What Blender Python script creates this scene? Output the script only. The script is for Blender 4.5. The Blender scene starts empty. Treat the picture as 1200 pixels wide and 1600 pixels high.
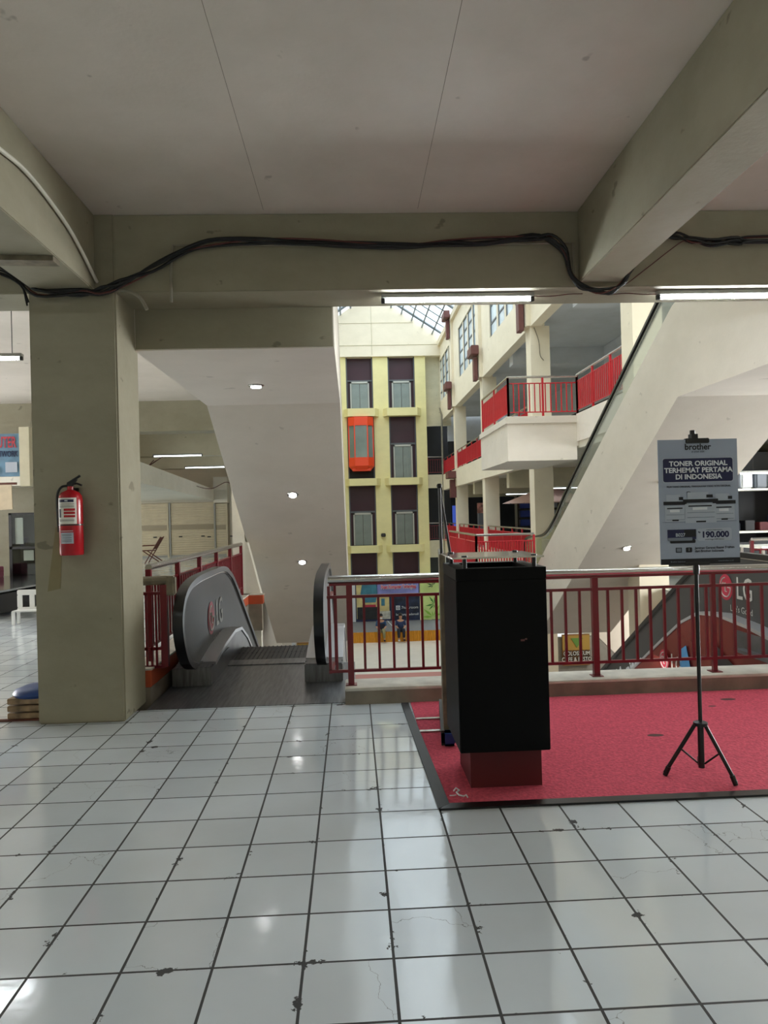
import bpy, bmesh, math, random
from mathutils import Vector, Matrix, noise
random.seed(7)
SC = bpy.context.scene
COL = SC.collection
PI = math.pi

# ------------------------------------------------------------------ camera
cam_data = bpy.data.cameras.new('camera')
cam = bpy.data.objects.new('camera', cam_data); COL.objects.link(cam)
cam_data.sensor_fit = 'VERTICAL'; cam_data.sensor_height = 36.0
cam_data.lens = 36.0 * 1132.5 / 1600
cam_data.clip_start = 0.05; cam_data.clip_end = 300
yaw, pitch, roll = 0.0440649, 0.0040829, -0.0260956
fw = Vector((math.sin(yaw)*math.cos(pitch), math.cos(yaw)*math.cos(pitch), math.sin(pitch)))
r0 = Vector((math.cos(yaw), -math.sin(yaw), 0)); u0 = r0.cross(fw)
rr = math.cos(roll)*r0 + math.sin(roll)*u0; uu = -math.sin(roll)*r0 + math.cos(roll)*u0
m = Matrix.Identity(4)
for i in range(3):
    m[i][0], m[i][1], m[i][2] = rr[i], uu[i], -fw[i]
m[0][3], m[1][3], m[2][3] = 0, 0, 1.482
cam.matrix_world = m
SC.camera = cam

# ------------------------------------------------------------------ world, light, exposure
SKY = 2.5
world = bpy.data.worlds.new('world'); SC.world = world; world.use_nodes = True
wn = world.node_tree.nodes; wl = world.node_tree.links
bgn = wn['Background']; bgn.inputs[1].default_value = SKY
tc = wn.new('ShaderNodeTexCoord'); nz = wn.new('ShaderNodeTexNoise'); nz.inputs['Scale'].default_value = 2.2
nz.inputs['Detail'].default_value = 5
cr = wn.new('ShaderNodeValToRGB')
cr.color_ramp.elements[0].position = 0.38; cr.color_ramp.elements[0].color = (0.72, 0.83, 0.91, 1)
cr.color_ramp.elements[1].position = 0.60; cr.color_ramp.elements[1].color = (0.93, 0.97, 1.0, 1)
wl.new(tc.outputs['Generated'], nz.inputs['Vector']); wl.new(nz.outputs[0], cr.inputs[0]); wl.new(cr.outputs[0], bgn.inputs[0])
SC.view_settings.view_transform = 'Standard'
SC.view_settings.look = 'None'
SC.view_settings.exposure = 0.65
SC.view_settings.gamma = 1.0
SC.view_settings.use_curve_mapping = False
SC.cycles.max_bounces = 10
SC.cycles.diffuse_bounces = 7
SC.cycles.transparent_max_bounces = 16
SC.cycles.sample_clamp_indirect = 6.0
SC.cycles.caustics_reflective = False
SC.cycles.caustics_refractive = False
SC.cycles.use_denoising = True

def area(name, loc, rot, sx, sy, power, color=(1, 1, 1), portal=False):
    d = bpy.data.lights.new(name, 'AREA'); d.shape = 'RECTANGLE'; d.size = sx; d.size_y = sy
    d.energy = power; d.color = color
    if portal: d.cycles.is_portal = True
    o = bpy.data.objects.new(name, d); COL.objects.link(o); o.location = loc; o.rotation_euler = rot
    return o
# the two slopes of the atrium's glass roof let the sky in
area('skylight_portal', (1.3, 23.5, 13.95), (0, 0, 0), 8.2, 36, 0, portal=True)
# added fill lamps before the windowless side and rear walls, brightening this floor
FILL = 520.0
area('fill_left', (-11.9, 0, 2.0), (0, math.radians(-90), 0), 2.4, 12, FILL*.05, (.93, .97, 1))
area('fill_right', (11.9, 0, 2.0), (0, math.radians(90), 0), 2.4, 12, FILL*.05, (.93, .97, 1))
area('fill_right_void', (11.8, 8.8, 1.6), (0, math.radians(90), math.radians(25)), 2.8, 6, FILL*2.9, (.95, .98, 1))
area('fill_left_gallery', (-11.8, 10, 1.9), (0, math.radians(-90), math.radians(-25)), 2.4, 7, FILL*1.4, (.97, .98, 1))
area('fill_left_end', (-11.9, 22, 2.0), (0, math.radians(-90), 0), 2.4, 12, FILL*.5, (.97, .98, 1))
area('fill_rear', (0, -6.9, 2.0), (math.radians(90), 0, 0), 16, 2.4, FILL*.02, (.93, .97, 1))
area('fill_ground_right', (9, 17, -.6), (0, 0, 0), 4, 6, 260, (1, .96, .9))  # added fill, no lamp stands here; lightens the cafe corner
area('fill_ground_near', (3, 8.2, -.5), (0, 0, 0), 8, 3, 120, (1, .96, .9))  # added fill over the near ground floor, without a fixture
TUBE = 60.0       # emission of the fluorescent tubes
LAMP_W = 14.0    # power of the added fill lamps behind the camera, unused

# ------------------------------------------------------------------ materials
def rgb(c):
    if isinstance(c, str):
        c = c.lstrip('#'); c = [int(c[i:i+2], 16)/255 for i in (0, 2, 4)]
        c = [x/12.92 if x <= .04045 else ((x+.055)/1.055)**2.4 for x in c]
    return (c[0], c[1], c[2], 1)

def mat(name, color, rough=0.5, metal=0.0, var=0.0, scale=8.0, bump=0.0, spec=0.5, emit=None, estr=0.0, stretch=None):
    """plain principled surface with a procedural mottling of the base colour and an optional fine bump"""
    M = bpy.data.materials.new(name); M.use_nodes = True
    N, L = M.node_tree.nodes, M.node_tree.links
    b = N['Principled BSDF']; c = rgb(color)
    b.inputs['Roughness'].default_value = rough; b.inputs['Metallic'].default_value = metal
    b.inputs['Specular IOR Level'].default_value = spec
    b.inputs['Base Color'].default_value = c
    t = N.new('ShaderNodeTexCoord'); n = N.new('ShaderNodeTexNoise')
    n.inputs['Scale'].default_value = scale; n.inputs['Detail'].default_value = 6
    if stretch:
        mp = N.new('ShaderNodeMapping'); mp.inputs['Scale'].default_value = stretch
        L.new(t.outputs['Object'], mp.inputs[0]); L.new(mp.outputs[0], n.inputs['Vector'])
    else:
        L.new(t.outputs['Object'], n.inputs['Vector'])
    if var > 0:
        r = N.new('ShaderNodeValToRGB')
        r.color_ramp.elements[0].position = 0.3; r.color_ramp.elements[1].position = 0.7
        r.color_ramp.elements[0].color = tuple(x*(1-var) for x in c[:3]) + (1,)
        r.color_ramp.elements[1].color = tuple(min(1, x*(1+var*.6)) for x in c[:3]) + (1,)
        L.new(n.outputs[0], r.inputs[0]); L.new(r.outputs[0], b.inputs['Base Color'])
    if bump > 0:
        bp = N.new('ShaderNodeBump'); bp.inputs['Strength'].default_value = bump; bp.inputs['Distance'].default_value = 0.01
        L.new(n.outputs[0], bp.inputs['Height']); L.new(bp.outputs[0], b.inputs['Normal'])
    if emit is not None:
        b.inputs['Emission Color'].default_value = rgb(emit); b.inputs['Emission Strength'].default_value = estr
    return M

def plaster(name, color, stain=0.25, spots=0.6, scale=1.2):
    """painted plaster: broad damp mottling, scuffs and small dark chips that belong to the wall"""
    M = bpy.data.materials.new(name); M.use_nodes = True
    N, L = M.node_tree.nodes, M.node_tree.links
    b = N['Principled BSDF']; b.inputs['Roughness'].default_value = 0.62; b.inputs['Specular IOR Level'].default_value = 0.35
    t = N.new('ShaderNodeTexCoord'); c = rgb(color)
    n1 = N.new('ShaderNodeTexNoise'); n1.inputs['Scale'].default_value = scale; n1.inputs['Detail'].default_value = 8; n1.inputs['Roughness'].default_value = 0.65
    n2 = N.new('ShaderNodeTexNoise'); n2.inputs['Scale'].default_value = 4.5; n2.inputs['Detail'].default_value = 3
    mp = N.new('ShaderNodeMapping'); mp.inputs['Scale'].default_value = (1.0, 1.0, 1.6)
    L.new(t.outputs['Object'], mp.inputs[0]); L.new(mp.outputs[0], n1.inputs['Vector']); L.new(mp.outputs[0], n2.inputs['Vector'])
    r1 = N.new('ShaderNodeValToRGB')
    r1.color_ramp.elements[0].position = 0.32; r1.color_ramp.elements[1].position = 0.62
    r1.color_ramp.elements[0].color = (c[0]*(1-stain), c[1]*(1-stain), c[2]*(1-stain*1.15), 1)
    r1.color_ramp.elements[1].color = c
    L.new(n1.outputs[0], r1.inputs[0])
    r2 = N.new('ShaderNodeValToRGB')
    r2.color_ramp.elements[0].position = 0.70; r2.color_ramp.elements[1].position = 0.73
    r2.color_ramp.elements[0].color = (0, 0, 0, 1); r2.color_ramp.elements[1].color = (spots, spots, spots, 1)
    L.new(n2.outputs[0], r2.inputs[0])
    mx = N.new('ShaderNodeMix'); mx.data_type = 'RGBA'
    L.new(r2.outputs[0], mx.inputs[0]); L.new(r1.outputs[0], mx.inputs[6]); mx.inputs[7].default_value = (c[0]*.35, c[1]*.33, c[2]*.3, 1)
    L.new(mx.outputs[2], b.inputs['Base Color'])
    n3 = N.new('ShaderNodeTexNoise'); n3.inputs['Scale'].default_value = 30
    L.new(t.outputs['Object'], n3.inputs['Vector'])
    bp = N.new('ShaderNodeBump'); bp.inputs['Strength'].default_value = 0.12; bp.inputs['Distance'].default_value = 0.01
    L.new(n3.outputs[0], bp.inputs['Height']); L.new(bp.outputs[0], b.inputs['Normal'])
    return M

def mth(N, L, op, a, b=None, c=None):
    n = N.new('ShaderNodeMath'); n.operation = op
    for i, v in enumerate((a, b, c)):
        if v is None: continue
        if isinstance(v, (int, float)): n.inputs[i].default_value = v
        else: L.new(v, n.inputs[i])
    return n.outputs[0]

def tiles(name, size, px, py, color, grout, gw=0.0045, rough=0.12, crack=True):
    """square glazed ceramic tiles on a world grid, uneven dark grout with chips, a few hairline cracks"""
    M = bpy.data.materials.new(name); M.use_nodes = True
    N, L = M.node_tree.nodes, M.node_tree.links
    b = N['Principled BSDF']; c = rgb(color)
    g = N.new('ShaderNodeNewGeometry'); s = N.new('ShaderNodeSeparateXYZ'); L.new(g.outputs['Position'], s.inputs[0])
    nn = N.new('ShaderNodeTexNoise'); nn.inputs['Scale'].default_value = 7; nn.inputs['Detail'].default_value = 5
    L.new(g.outputs['Position'], nn.inputs['Vector'])
    wob = mth(N, L, 'MULTIPLY', mth(N, L, 'SUBTRACT', nn.outputs[0], 0.5), 0.010)
    gx = mth(N, L, 'DIVIDE', mth(N, L, 'SUBTRACT', s.outputs[0], px), size)
    gy = mth(N, L, 'DIVIDE', mth(N, L, 'SUBTRACT', s.outputs[1], py), size)
    fx = mth(N, L, 'FRACT', gx); fy = mth(N, L, 'FRACT', gy)
    ex = mth(N, L, 'MULTIPLY', mth(N, L, 'MINIMUM', fx, mth(N, L, 'SUBTRACT', 1.0, fx)), size)
    ey = mth(N, L, 'MULTIPLY', mth(N, L, 'MINIMUM', fy, mth(N, L, 'SUBTRACT', 1.0, fy)), size)
    # chipped joints: wide where a coarse noise peaks
    n2 = N.new('ShaderNodeTexNoise'); n2.inputs['Scale'].default_value = 5.5; n2.inputs['Detail'].default_value = 8; n2.inputs['Roughness'].default_value = .7
    L.new(g.outputs['Position'], n2.inputs['Vector'])
    chip = mth(N, L, 'MULTIPLY', mth(N, L, 'MAXIMUM', mth(N, L, 'SUBTRACT', n2.outputs[0], 0.60), 0.0), 0.36)
    e = mth(N, L, 'MINIMUM', ex, ey)
    thin = mth(N, L, 'ADD', gw*0.5, mth(N, L, 'MULTIPLY', wob, 0.18))
    half = mth(N, L, 'ADD', thin, chip)
    line = mth(N, L, 'LESS_THAN', e, half)
    cx = mth(N, L, 'FLOOR', gx); cy = mth(N, L, 'FLOOR', gy)
    cv = N.new('ShaderNodeCombineXYZ'); L.new(cx, cv.inputs[0]); L.new(cy, cv.inputs[1])
    w = N.new('ShaderNodeTexWhiteNoise'); w.noise_dimensions = '3D'; L.new(cv.outputs[0], w.inputs[0])
    val = mth(N, L, 'ADD', 0.86, mth(N, L, 'MULTIPLY', w.outputs['Value'], 0.14))
    n3 = N.new('ShaderNodeTexNoise'); n3.inputs['Scale'].default_value = 1.3; n3.inputs['Detail'].default_value = 6
    L.new(g.outputs['Position'], n3.inputs['Vector'])
    val = mth(N, L, 'MULTIPLY', val, mth(N, L, 'ADD', 0.80, mth(N, L, 'MULTIPLY', n3.outputs[0], 0.32)))
    if crack:
        v = N.new('ShaderNodeTexVoronoi'); v.feature = 'DISTANCE_TO_EDGE'; v.inputs['Scale'].default_value = 2.3
        nv = N.new('ShaderNodeTexNoise'); nv.inputs['Scale'].default_value = 9; nv.inputs['Detail'].default_value = 4
        L.new(g.outputs['Position'], nv.inputs['Vector'])
        vm = N.new('ShaderNodeVectorMath'); vm.operation = 'SCALE'; vm.inputs[3].default_value = 0.16
        va = N.new('ShaderNodeVectorMath'); va.operation = 'ADD'
        L.new(nv.outputs['Color'], vm.inputs[0]); L.new(g.outputs['Position'], va.inputs[0]); L.new(vm.outputs[0], va.inputs[1])
        L.new(va.outputs[0], v.inputs['Vector'])
        ck = mth(N, L, 'LESS_THAN', v.outputs['Distance'], 0.0022)
        w2 = N.new('ShaderNodeTexWhiteNoise'); w2.noise_dimensions = '3D'
        cv2 = N.new('ShaderNodeCombineXYZ'); L.new(cx, cv2.inputs[0]); L.new(cy, cv2.inputs[1]); cv2.inputs[2].default_value = 5.3
        L.new(cv2.outputs[0], w2.inputs[0])
        ck = mth(N, L, 'MULTIPLY', mth(N, L, 'MULTIPLY', ck, mth(N, L, 'GREATER_THAN', w2.outputs['Value'], 0.80)), 0.7)
        line = mth(N, L, 'MAXIMUM', line, ck)
    mc = N.new('ShaderNodeMix'); mc.data_type = 'RGBA'; mc.blend_type = 'MULTIPLY'; mc.inputs[0].default_value = 1
    cc = N.new('ShaderNodeCombineColor'); L.new(val, cc.inputs[0]); L.new(val, cc.inputs[1]); L.new(val, cc.inputs[2])
    mc.inputs[6].default_value = c; L.new(cc.outputs[0], mc.inputs[7])
    mx = N.new('ShaderNodeMix'); mx.data_type = 'RGBA'; L.new(line, mx.inputs[0]); L.new(mc.outputs[2], mx.inputs[6]); mx.inputs[7].default_value = rgb(grout)
    L.new(mx.outputs[2], b.inputs['Base Color'])
    rg = mth(N, L, 'ADD', rough, mth(N, L, 'MULTIPLY', line, 0.6))
    rg = mth(N, L, 'ADD', rg, mth(N, L, 'MULTIPLY', n3.outputs[0], 0.10))
    L.new(rg, b.inputs['Roughness'])
    # glaze waviness + a slightly different tilt for each tile
    n4 = N.new('ShaderNodeTexNoise'); n4.inputs['Scale'].default_value = 26; n4.inputs['Detail'].default_value = 2
    L.new(g.outputs['Position'], n4.inputs['Vector'])
    bp = N.new('ShaderNodeBump'); bp.inputs['Strength'].default_value = 0.10; bp.inputs['Distance'].default_value = 0.004
    tw = N.new('ShaderNodeVectorMath'); tw.operation = 'SUBTRACT'; L.new(w.outputs['Color'], tw.inputs[0]); tw.inputs[1].default_value = (.5, .5, .5)
    ts = N.new('ShaderNodeVectorMath'); ts.operation = 'MULTIPLY'; L.new(tw.outputs[0], ts.inputs[0]); ts.inputs[1].default_value = (.03, .03, 0)
    ta = N.new('ShaderNodeVectorMath'); ta.operation = 'ADD'; L.new(ts.outputs[0], ta.inputs[0]); L.new(g.outputs['Normal'], ta.inputs[1])
    tn = N.new('ShaderNodeVectorMath'); tn.operation = 'NORMALIZE'; L.new(ta.outputs[0], tn.inputs[0])
    hh = mth(N, L, 'SUBTRACT', n4.outputs[0], mth(N, L, 'MULTIPLY', line, 2.0))
    L.new(hh, bp.inputs['Height']); L.new(tn.outputs[0], bp.inputs['Normal']); L.new(bp.outputs[0], b.inputs['Normal'])
    b.inputs['Specular IOR Level'].default_value = 0.85
    return M

def glass(name, tint=(0.92, 0.96, 0.95), gloss=0.10, rough=0.02):
    M = bpy.data.materials.new(name); M.use_nodes = True
    N, L = M.node_tree.nodes, M.node_tree.links
    N.remove(N['Principled BSDF']); out = N['Material Output']
    t = N.new('ShaderNodeBsdfTransparent'); t.inputs[0].default_value = rgb(tint)
    g = N.new('ShaderNodeBsdfGlossy'); g.inputs['Roughness'].default_value = rough
    lw = N.new('ShaderNodeLayerWeight'); lw.inputs[0].default_value = 0.25
    f = mth(N, L, 'ADD', mth(N, L, 'MULTIPLY', lw.outputs['Fresnel'], 0.6), gloss)
    ms = N.new('ShaderNodeMixShader'); L.new(f, ms.inputs[0]); L.new(t.outputs[0], ms.inputs[1]); L.new(g.outputs[0], ms.inputs[2])
    L.new(ms.outputs[0], out.inputs[0])
    return M

def emission(name, color, s):
    return mat(name, color, 0.4, emit=color, estr=s)

M_ = {}
M_['tile'] = tiles('glazed_white_tile', 0.3, 0.1005, 0.0252, '#dfe8ee', '#141210', gw=0.0098, rough=0.05)
M_['tile_far'] = tiles('glazed_white_tile_far', 0.3, 0.1005, 0.0252, '#c9cfcd', '#77736c', crack=False)
M_['tile_low'] = mat('pale_terrazzo', '#e3ded4', 0.35, var=0.06, scale=2)
M_['cream'] = plaster('cream_plaster', '#cdc6ac', 0.14)
M_['olive'] = plaster('old_cream_paint', '#9a947f', 0.20)
M_['ceil'] = plaster('ceiling_plaster', '#d9d0c4', 0.14, 0.5, 0.8)
M_['white'] = plaster('white_plaster', '#dfdacb', 0.10, 0.35)
M_['warm'] = plaster('warm_white_plaster', '#e2dace', 0.08, 0.3)
M_['facade'] = plaster('facade_cream', '#ece2cb', 0.07, 0.2)
M_['yellow'] = plaster('pale_yellow_paint', '#ebe2a8', 0.08, 0.15)
M_['greywall'] = plaster('grey_blue_plaster', '#c3c8ce', 0.12, 0.2)
M_['brown'] = mat('brown_red_paint', '#6b3f3c', 0.5, var=.1)
M_['redrail'] = mat('dark_red_enamel', '#72101f', 0.28, var=0.10, scale=20)
M_['redfar'] = mat('bright_red_enamel', '#c5222f', 0.4, var=0.08, scale=5)
M_['steel'] = mat('brushed_steel', '#b9b7b2', 0.22, 1.0, var=0.12, scale=40, stretch=(1, 20, 20))
M_['chrome'] = mat('worn_chrome', '#c9c9cc', 0.3, 0.7)
M_['darkmetal'] = mat('worn_dark_metal', '#77787b', 0.33, 0.8, var=0.35, scale=5, stretch=(9, .7, 1))
M_['combmetal'] = mat('ribbed_dark_metal', '#3a3a3b', 0.45, 0.6, var=0.3, scale=60, stretch=(4, .1, 1))
M_['rubber'] = mat('black_rubber', '#0b0b0c', 0.28)
M_['blackpaint'] = mat('black_laminate', '#010102', 0.45, var=.2, scale=3, spec=0.12)
M_['black'] = mat('black_metal', '#0a0a0b', 0.4)
M_['panelgrey'] = mat('dark_grey_panel', '#474645', 0.42, 0.0, var=0.12, scale=2, spec=0.3)
M_['carpet'] = mat('red_needle_carpet', '#d65c6d', 0.95, var=0.25, scale=60, bump=0.6, spec=0.1)
M_['redbox'] = mat('dark_red_plinth', '#560b11', 0.6, var=.1)
M_['orange'] = mat('faded_orange_paint', '#b4502c', 0.6, var=.2, scale=4)
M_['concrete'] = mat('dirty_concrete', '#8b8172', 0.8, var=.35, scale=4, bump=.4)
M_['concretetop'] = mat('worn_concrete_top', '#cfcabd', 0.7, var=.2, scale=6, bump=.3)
M_['cable'] = mat('black_cable', '#0c0c0c', 0.5)
M_['conduit'] = mat('grey_conduit', '#8d8878', 0.6, var=.2, scale=9)
M_['pvc'] = mat('white_pvc', '#d4d0c2', 0.45)
M_['redwire'] = mat('brown_red_wire', '#5a2a24', 0.5)
M_['tube'] = emission('fluorescent_tube', '#f2fbff', TUBE)
M_['tubefar'] = emission('fluorescent_tube_far', '#f2fbff', 5.0)
M_['lampbody'] = mat('lamp_housing', '#9a9a94', 0.5)
M_['spot'] = emission('downlight_glow', '#ffffff', 12.0)
M_['glass'] = glass('clear_glass', gloss=.05)
M_['greenglass'] = glass('green_edge_glass', (0.70, 0.85, 0.80), 0.55, 0.12)
M_['roofglass'] = glass('roof_glass', (0.90, 0.95, 0.97), 0.02)
M_['winglass'] = mat('window_glass', '#d5e6f6', 0.2, 0.0, var=0.2, scale=.8)  # opaque pale blue stands in for sky light in the panes
M_['frame'] = mat('grey_window_frame', '#5f6468', 0.5)
M_['framelight'] = mat('pale_roof_frame', '#7b858c', 0.5)
M_['door'] = mat('elevator_door_steel', '#87918d', 0.35, 0.5, var=.12, scale=2)
M_['doorframe'] = mat('elevator_frame', '#b5b7b0', 0.4, 0.4)
M_['maroon'] = mat('dark_maroon_panel', '#3b1826', 0.4, var=.15, scale=1)
M_['orangered'] = mat('orange_red_enamel', '#f04a20', 0.4)
M_['cabglass'] = mat('elevator_cab_glass', '#7d8c87', 0.15, 0.1, var=.3, scale=.7)
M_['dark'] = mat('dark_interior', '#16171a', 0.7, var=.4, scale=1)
M_['stage'] = mat('grey_stage_carpet', '#77787a', 0.8, var=.08)
M_['skirt'] = mat('gold_satin', '#d99a35', 0.4, var=.35, scale=9, stretch=(14, 1, .4))
M_['ink'] = mat('print_black', '#0c0c10', 0.6)
M_['navy'] = mat('print_navy', '#0b1040', 0.5)
M_['printw'] = mat('print_white', '#d6dade', 0.5)
M_['poster'] = mat('poster_grey_blue', '#9aa3b3', 0.5)
M_['postergrey'] = mat('print_grey', '#6f7681', 0.5)
M_['posterlight'] = mat('print_light_grey', '#aab2bd', 0.5)
M_['lgred'] = mat('print_red', '#b02840', 0.45)
M_['lgwhite'] = mat('print_pale', '#bdbcb6', 0.45)
M_['white_p'] = mat('white_plastic', '#dfe0dc', 0.4)
M_['extred'] = mat('extinguisher_red', '#a8101c', 0.25)
M_['labelw'] = mat('label_white', '#d8d6cc', 0.5)
M_['shutter'] = mat('cream_shutter', '#c9bda2', 0.5, var=.08, scale=3)
M_['wood'] = mat('dark_wood', '#5b2c1b', 0.5, var=.25, scale=14)
M_['wirebrown'] = mat('aged_pipe', '#7c735f', 0.6, var=.4, scale=12)
M_['blue'] = mat('blue_plastic', '#123a7a', 0.4)
M_['pink'] = mat('pink_cardboard', '#b0627e', 0.6)
M_['skin'] = mat('skin', '#b98a6c', 0.5)
M_['bluecloth'] = mat('blue_cloth', '#28486e', 0.8)
M_['khaki'] = mat('khaki_cloth', '#8d8a66', 0.8)
M_['darkcloth'] = mat('dark_cloth', '#1e2230', 0.8)
M_['hair'] = mat('black_hair', '#15110f', 0.6)

# ------------------------------------------------------------------ mesh helpers
class MB:
    def __init__(s): s.bm = bmesh.new()
    def box(s, x0, x1, y0, y1, z0, z1, bev=0.0):
        t = bmesh.new()
        r = bmesh.ops.create_cube(t, size=1.0)
        for v in t.verts:
            v.co = Vector(((x0+x1)/2 + v.co.x*(x1-x0), (y0+y1)/2 + v.co.y*(y1-y0), (z0+z1)/2 + v.co.z*(z1-z0)))
        if bev > 0:
            bmesh.ops.bevel(t, geom=list(t.edges), offset=bev, segments=2, affect='EDGES')
        s.merge(t); return s
    def merge(s, t):
        me = bpy.data.meshes.new('tmp'); t.to_mesh(me); t.free(); s.bm.from_mesh(me); bpy.data.meshes.remove(me)
    def prism(s, pts, axis, a, b):
        """polygon in the plane normal to axis ('X': pts are (y,z); 'Y': (x,z); 'Z': (x,y)), extruded a..b"""
        def P(p, h):
            return {'X': (h, p[0], p[1]), 'Y': (p[0], h, p[1]), 'Z': (p[0], p[1], h)}[axis]
        va = [s.bm.verts.new(P(p, a)) for p in pts]; vb = [s.bm.verts.new(P(p, b)) for p in pts]
        n = len(pts)
        fs = [s.bm.faces.new(va), s.bm.faces.new(vb[::-1])]
        for i in range(n):
            fs.append(s.bm.faces.new((va[i], vb[i], vb[(i+1) % n], va[(i+1) % n])))
        bmesh.ops.recalc_face_normals(s.bm, faces=fs)
        return s
    def tube(s, path, r, seg=8, cap=True):
        """round bar along a list of points; r a number or a list"""
        path = [Vector(p) for p in path]; n = len(path); rings = []
        up = None
        for i, p in enumerate(path):
            d = (path[min(i+1, n-1)] - path[max(i-1, 0)]).normalized()
            if up is None:
                up = Vector((0, 0, 1)) if abs(d.z) < .9 else Vector((0, 1, 0))
            a = d.cross(up).normalized(); bb = a.cross(d).normalized(); up = bb
            ri = r[i] if isinstance(r, (list, tuple)) else r
            rings.append([s.bm.verts.new(p + a*ri*math.cos(2*PI*k/seg) + bb*ri*math.sin(2*PI*k/seg)) for k in range(seg)])
        for i in range(n-1):
            for k in range(seg):
                s.bm.faces.new((rings[i][k], rings[i][(k+1) % seg], rings[i+1][(k+1) % seg], rings[i+1][k]))
        if cap:
            s.bm.faces.new(rings[0][::-1]); s.bm.faces.new(rings[-1])
        return s
    def lathe(s, prof, c, seg=24):
        rings = []
        for (r, z) in prof:
            rings.append([s.bm.verts.new((c[0]+r*math.cos(2*PI*k/seg), c[1]+r*math.sin(2*PI*k/seg), c[2]+z)) for k in range(seg)])
        for i in range(len(prof)-1):
            for k in range(seg):
                s.bm.faces.new((rings[i][k], rings[i][(k+1) % seg], rings[i+1][(k+1) % seg], rings[i+1][k]))
        s.bm.faces.new(rings[0][::-1]); s.bm.faces.new(rings[-1])
        return s
    def band(s, prof, x0, x1, th):
        """strip that follows a (y,z) polyline, thickness th measured inward (normal), width x0..x1"""
        n = len(prof); inn = []
        for i in range(n):
            a = Vector(prof[max(i-1, 0)]); b = Vector(prof[min(i+1, n-1)]); d = (b-a).normalized()
            inn.append((prof[i][0] + d.y*th, prof[i][1] - d.x*th))
        poly = list(prof) + inn[::-1]
        va = [s.bm.verts.new((x0, p[0], p[1])) for p in poly]; vb = [s.bm.verts.new((x1, p[0], p[1])) for p in poly]
        N2 = len(poly); fs = []
        for i in range(n-1):
            j = N2-1-i
            fs.append(s.bm.faces.new((va[i], va[i+1], va[j-1], va[j]))); fs.append(s.bm.faces.new((vb[i], vb[j], vb[j-1], vb[i+1])))
        for i in range(N2):
            k = (i+1) % N2
            fs.append(s.bm.faces.new((va[i], vb[i], vb[k], va[k])))
        bmesh.ops.recalc_face_normals(s.bm, faces=fs)
        return s

def link(name, me, m, parent=None):
    o = bpy.data.objects.new(name, me); COL.objects.link(o)
    if m is not None: me.materials.append(m)
    if parent is not None:
        o.parent = parent; o.matrix_parent_inverse = Matrix.Translation(-parent.location)
    return o

def obj(name, mb, m, parent=None, smooth=False):
    me = bpy.data.meshes.new(name); mb.bm.to_mesh(me); mb.bm.free()
    if smooth:
        for p in me.polygons: p.use_smooth = True
        me.set_sharp_from_angle(angle=math.radians(40))
    o = link(name, me, m, None)
    xs = [v.co.x for v in me.vertices]; ys = [v.co.y for v in me.vertices]; zs = [v.co.z for v in me.vertices]
    c = Vector(((min(xs)+max(xs))/2, (min(ys)+max(ys))/2, min(zs)))
    me.transform(Matrix.Translation(-c)); o.location = c
    if parent is not None:
        o.parent = parent
        acc = Vector((0, 0, 0)); q = parent
        while q is not None:
            acc += q.location; q = q.parent
        o.location = c - acc
    return o

def tag(o, label=None, cat=None, group=None, kind=None):
    if label: o['label'] = label
    if cat: o['category'] = cat
    if group: o['group'] = group
    if kind: o['kind'] = kind
    return o
def thing(name, label, cat, loc=(0, 0, 0), group=None, kind=None):
    o = bpy.data.objects.new(name, None); COL.objects.link(o); o.location = loc; o.empty_display_size = .1
    return tag(o, label, cat, group, kind)
def struct(name, mb, m, label=None, smooth=False):
    o = obj(name, mb, m, None, smooth); o['kind'] = 'structure'
    if label: o['label'] = label
    return o
def dup(root, loc, label=None, group=None):
    def cp(o, par):
        c = o.copy(); COL.objects.link(c); c.parent = par
        for ch in [x for x in ALLCH.get(o, [])]: cp(ch, c)
        return c
    ALLCH = {}
    for x in bpy.data.objects:
        if x.parent is not None: ALLCH.setdefault(x.parent, []).append(x)
    c = cp(root, None); c.location = loc
    if label: c['label'] = label
    if group: c['group'] = group
    return c
def arc(cx, cy, r, a0, a1, n):
    return [(cx + r*math.cos(math.radians(a0+(a1-a0)*i/n)), cy + r*math.sin(math.radians(a0+(a1-a0)*i/n))) for i in range(n+1)]
def smooth_path(pts, n=6):
    """Catmull-Rom through the points (any dimension)"""
    P = [Vector(p) for p in pts]; P = [2*P[0]-P[1]] + P + [2*P[-1]-P[-2]]; out = []
    for i in range(1, len(P)-2):
        for k in range(n):
            t = k/n
            out.append(0.5*((2*P[i]) + (-P[i-1]+P[i+1])*t + (2*P[i-1]-5*P[i]+4*P[i+1]-P[i+2])*t*t + (-P[i-1]+3*P[i]-3*P[i+1]+P[i+2])*t**3))
    out.append(P[-2]); return out
_FONTS = {}
def text(s, size, m, parent, origin, right, up, align='CENTER', name='lettering', extrude=0.0006, bold=0.0, squash=1.0):
    """flat lettering as a mesh; right and up are the world directions of its baseline and its height"""
    cu = bpy.data.curves.new('txt', 'FONT'); cu.body = s; cu.size = size; cu.align_x = align; cu.align_y = 'CENTER'
    cu.extrude = extrude; cu.offset = bold; cu.resolution_u = 3
    to = bpy.data.objects.new('txt', cu); COL.objects.link(to)
    dg = bpy.context.evaluated_depsgraph_get(); me = bpy.data.meshes.new_from_object(to.evaluated_get(dg))
    bpy.data.objects.remove(to); bpy.data.curves.remove(cu)
    R = Vector(right).normalized(); U = Vector(up).normalized(); W = R.cross(U)
    mm = Matrix.Identity(4)
    for i in range(3):
        mm[i][0], mm[i][1], mm[i][2], mm[i][3] = R[i]*squash, U[i], W[i], origin[i]
    me.transform(mm)
    b = MB(); b.bm.from_mesh(me); bpy.data.meshes.remove(me)
    return obj(name, b, m, parent)

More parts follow.
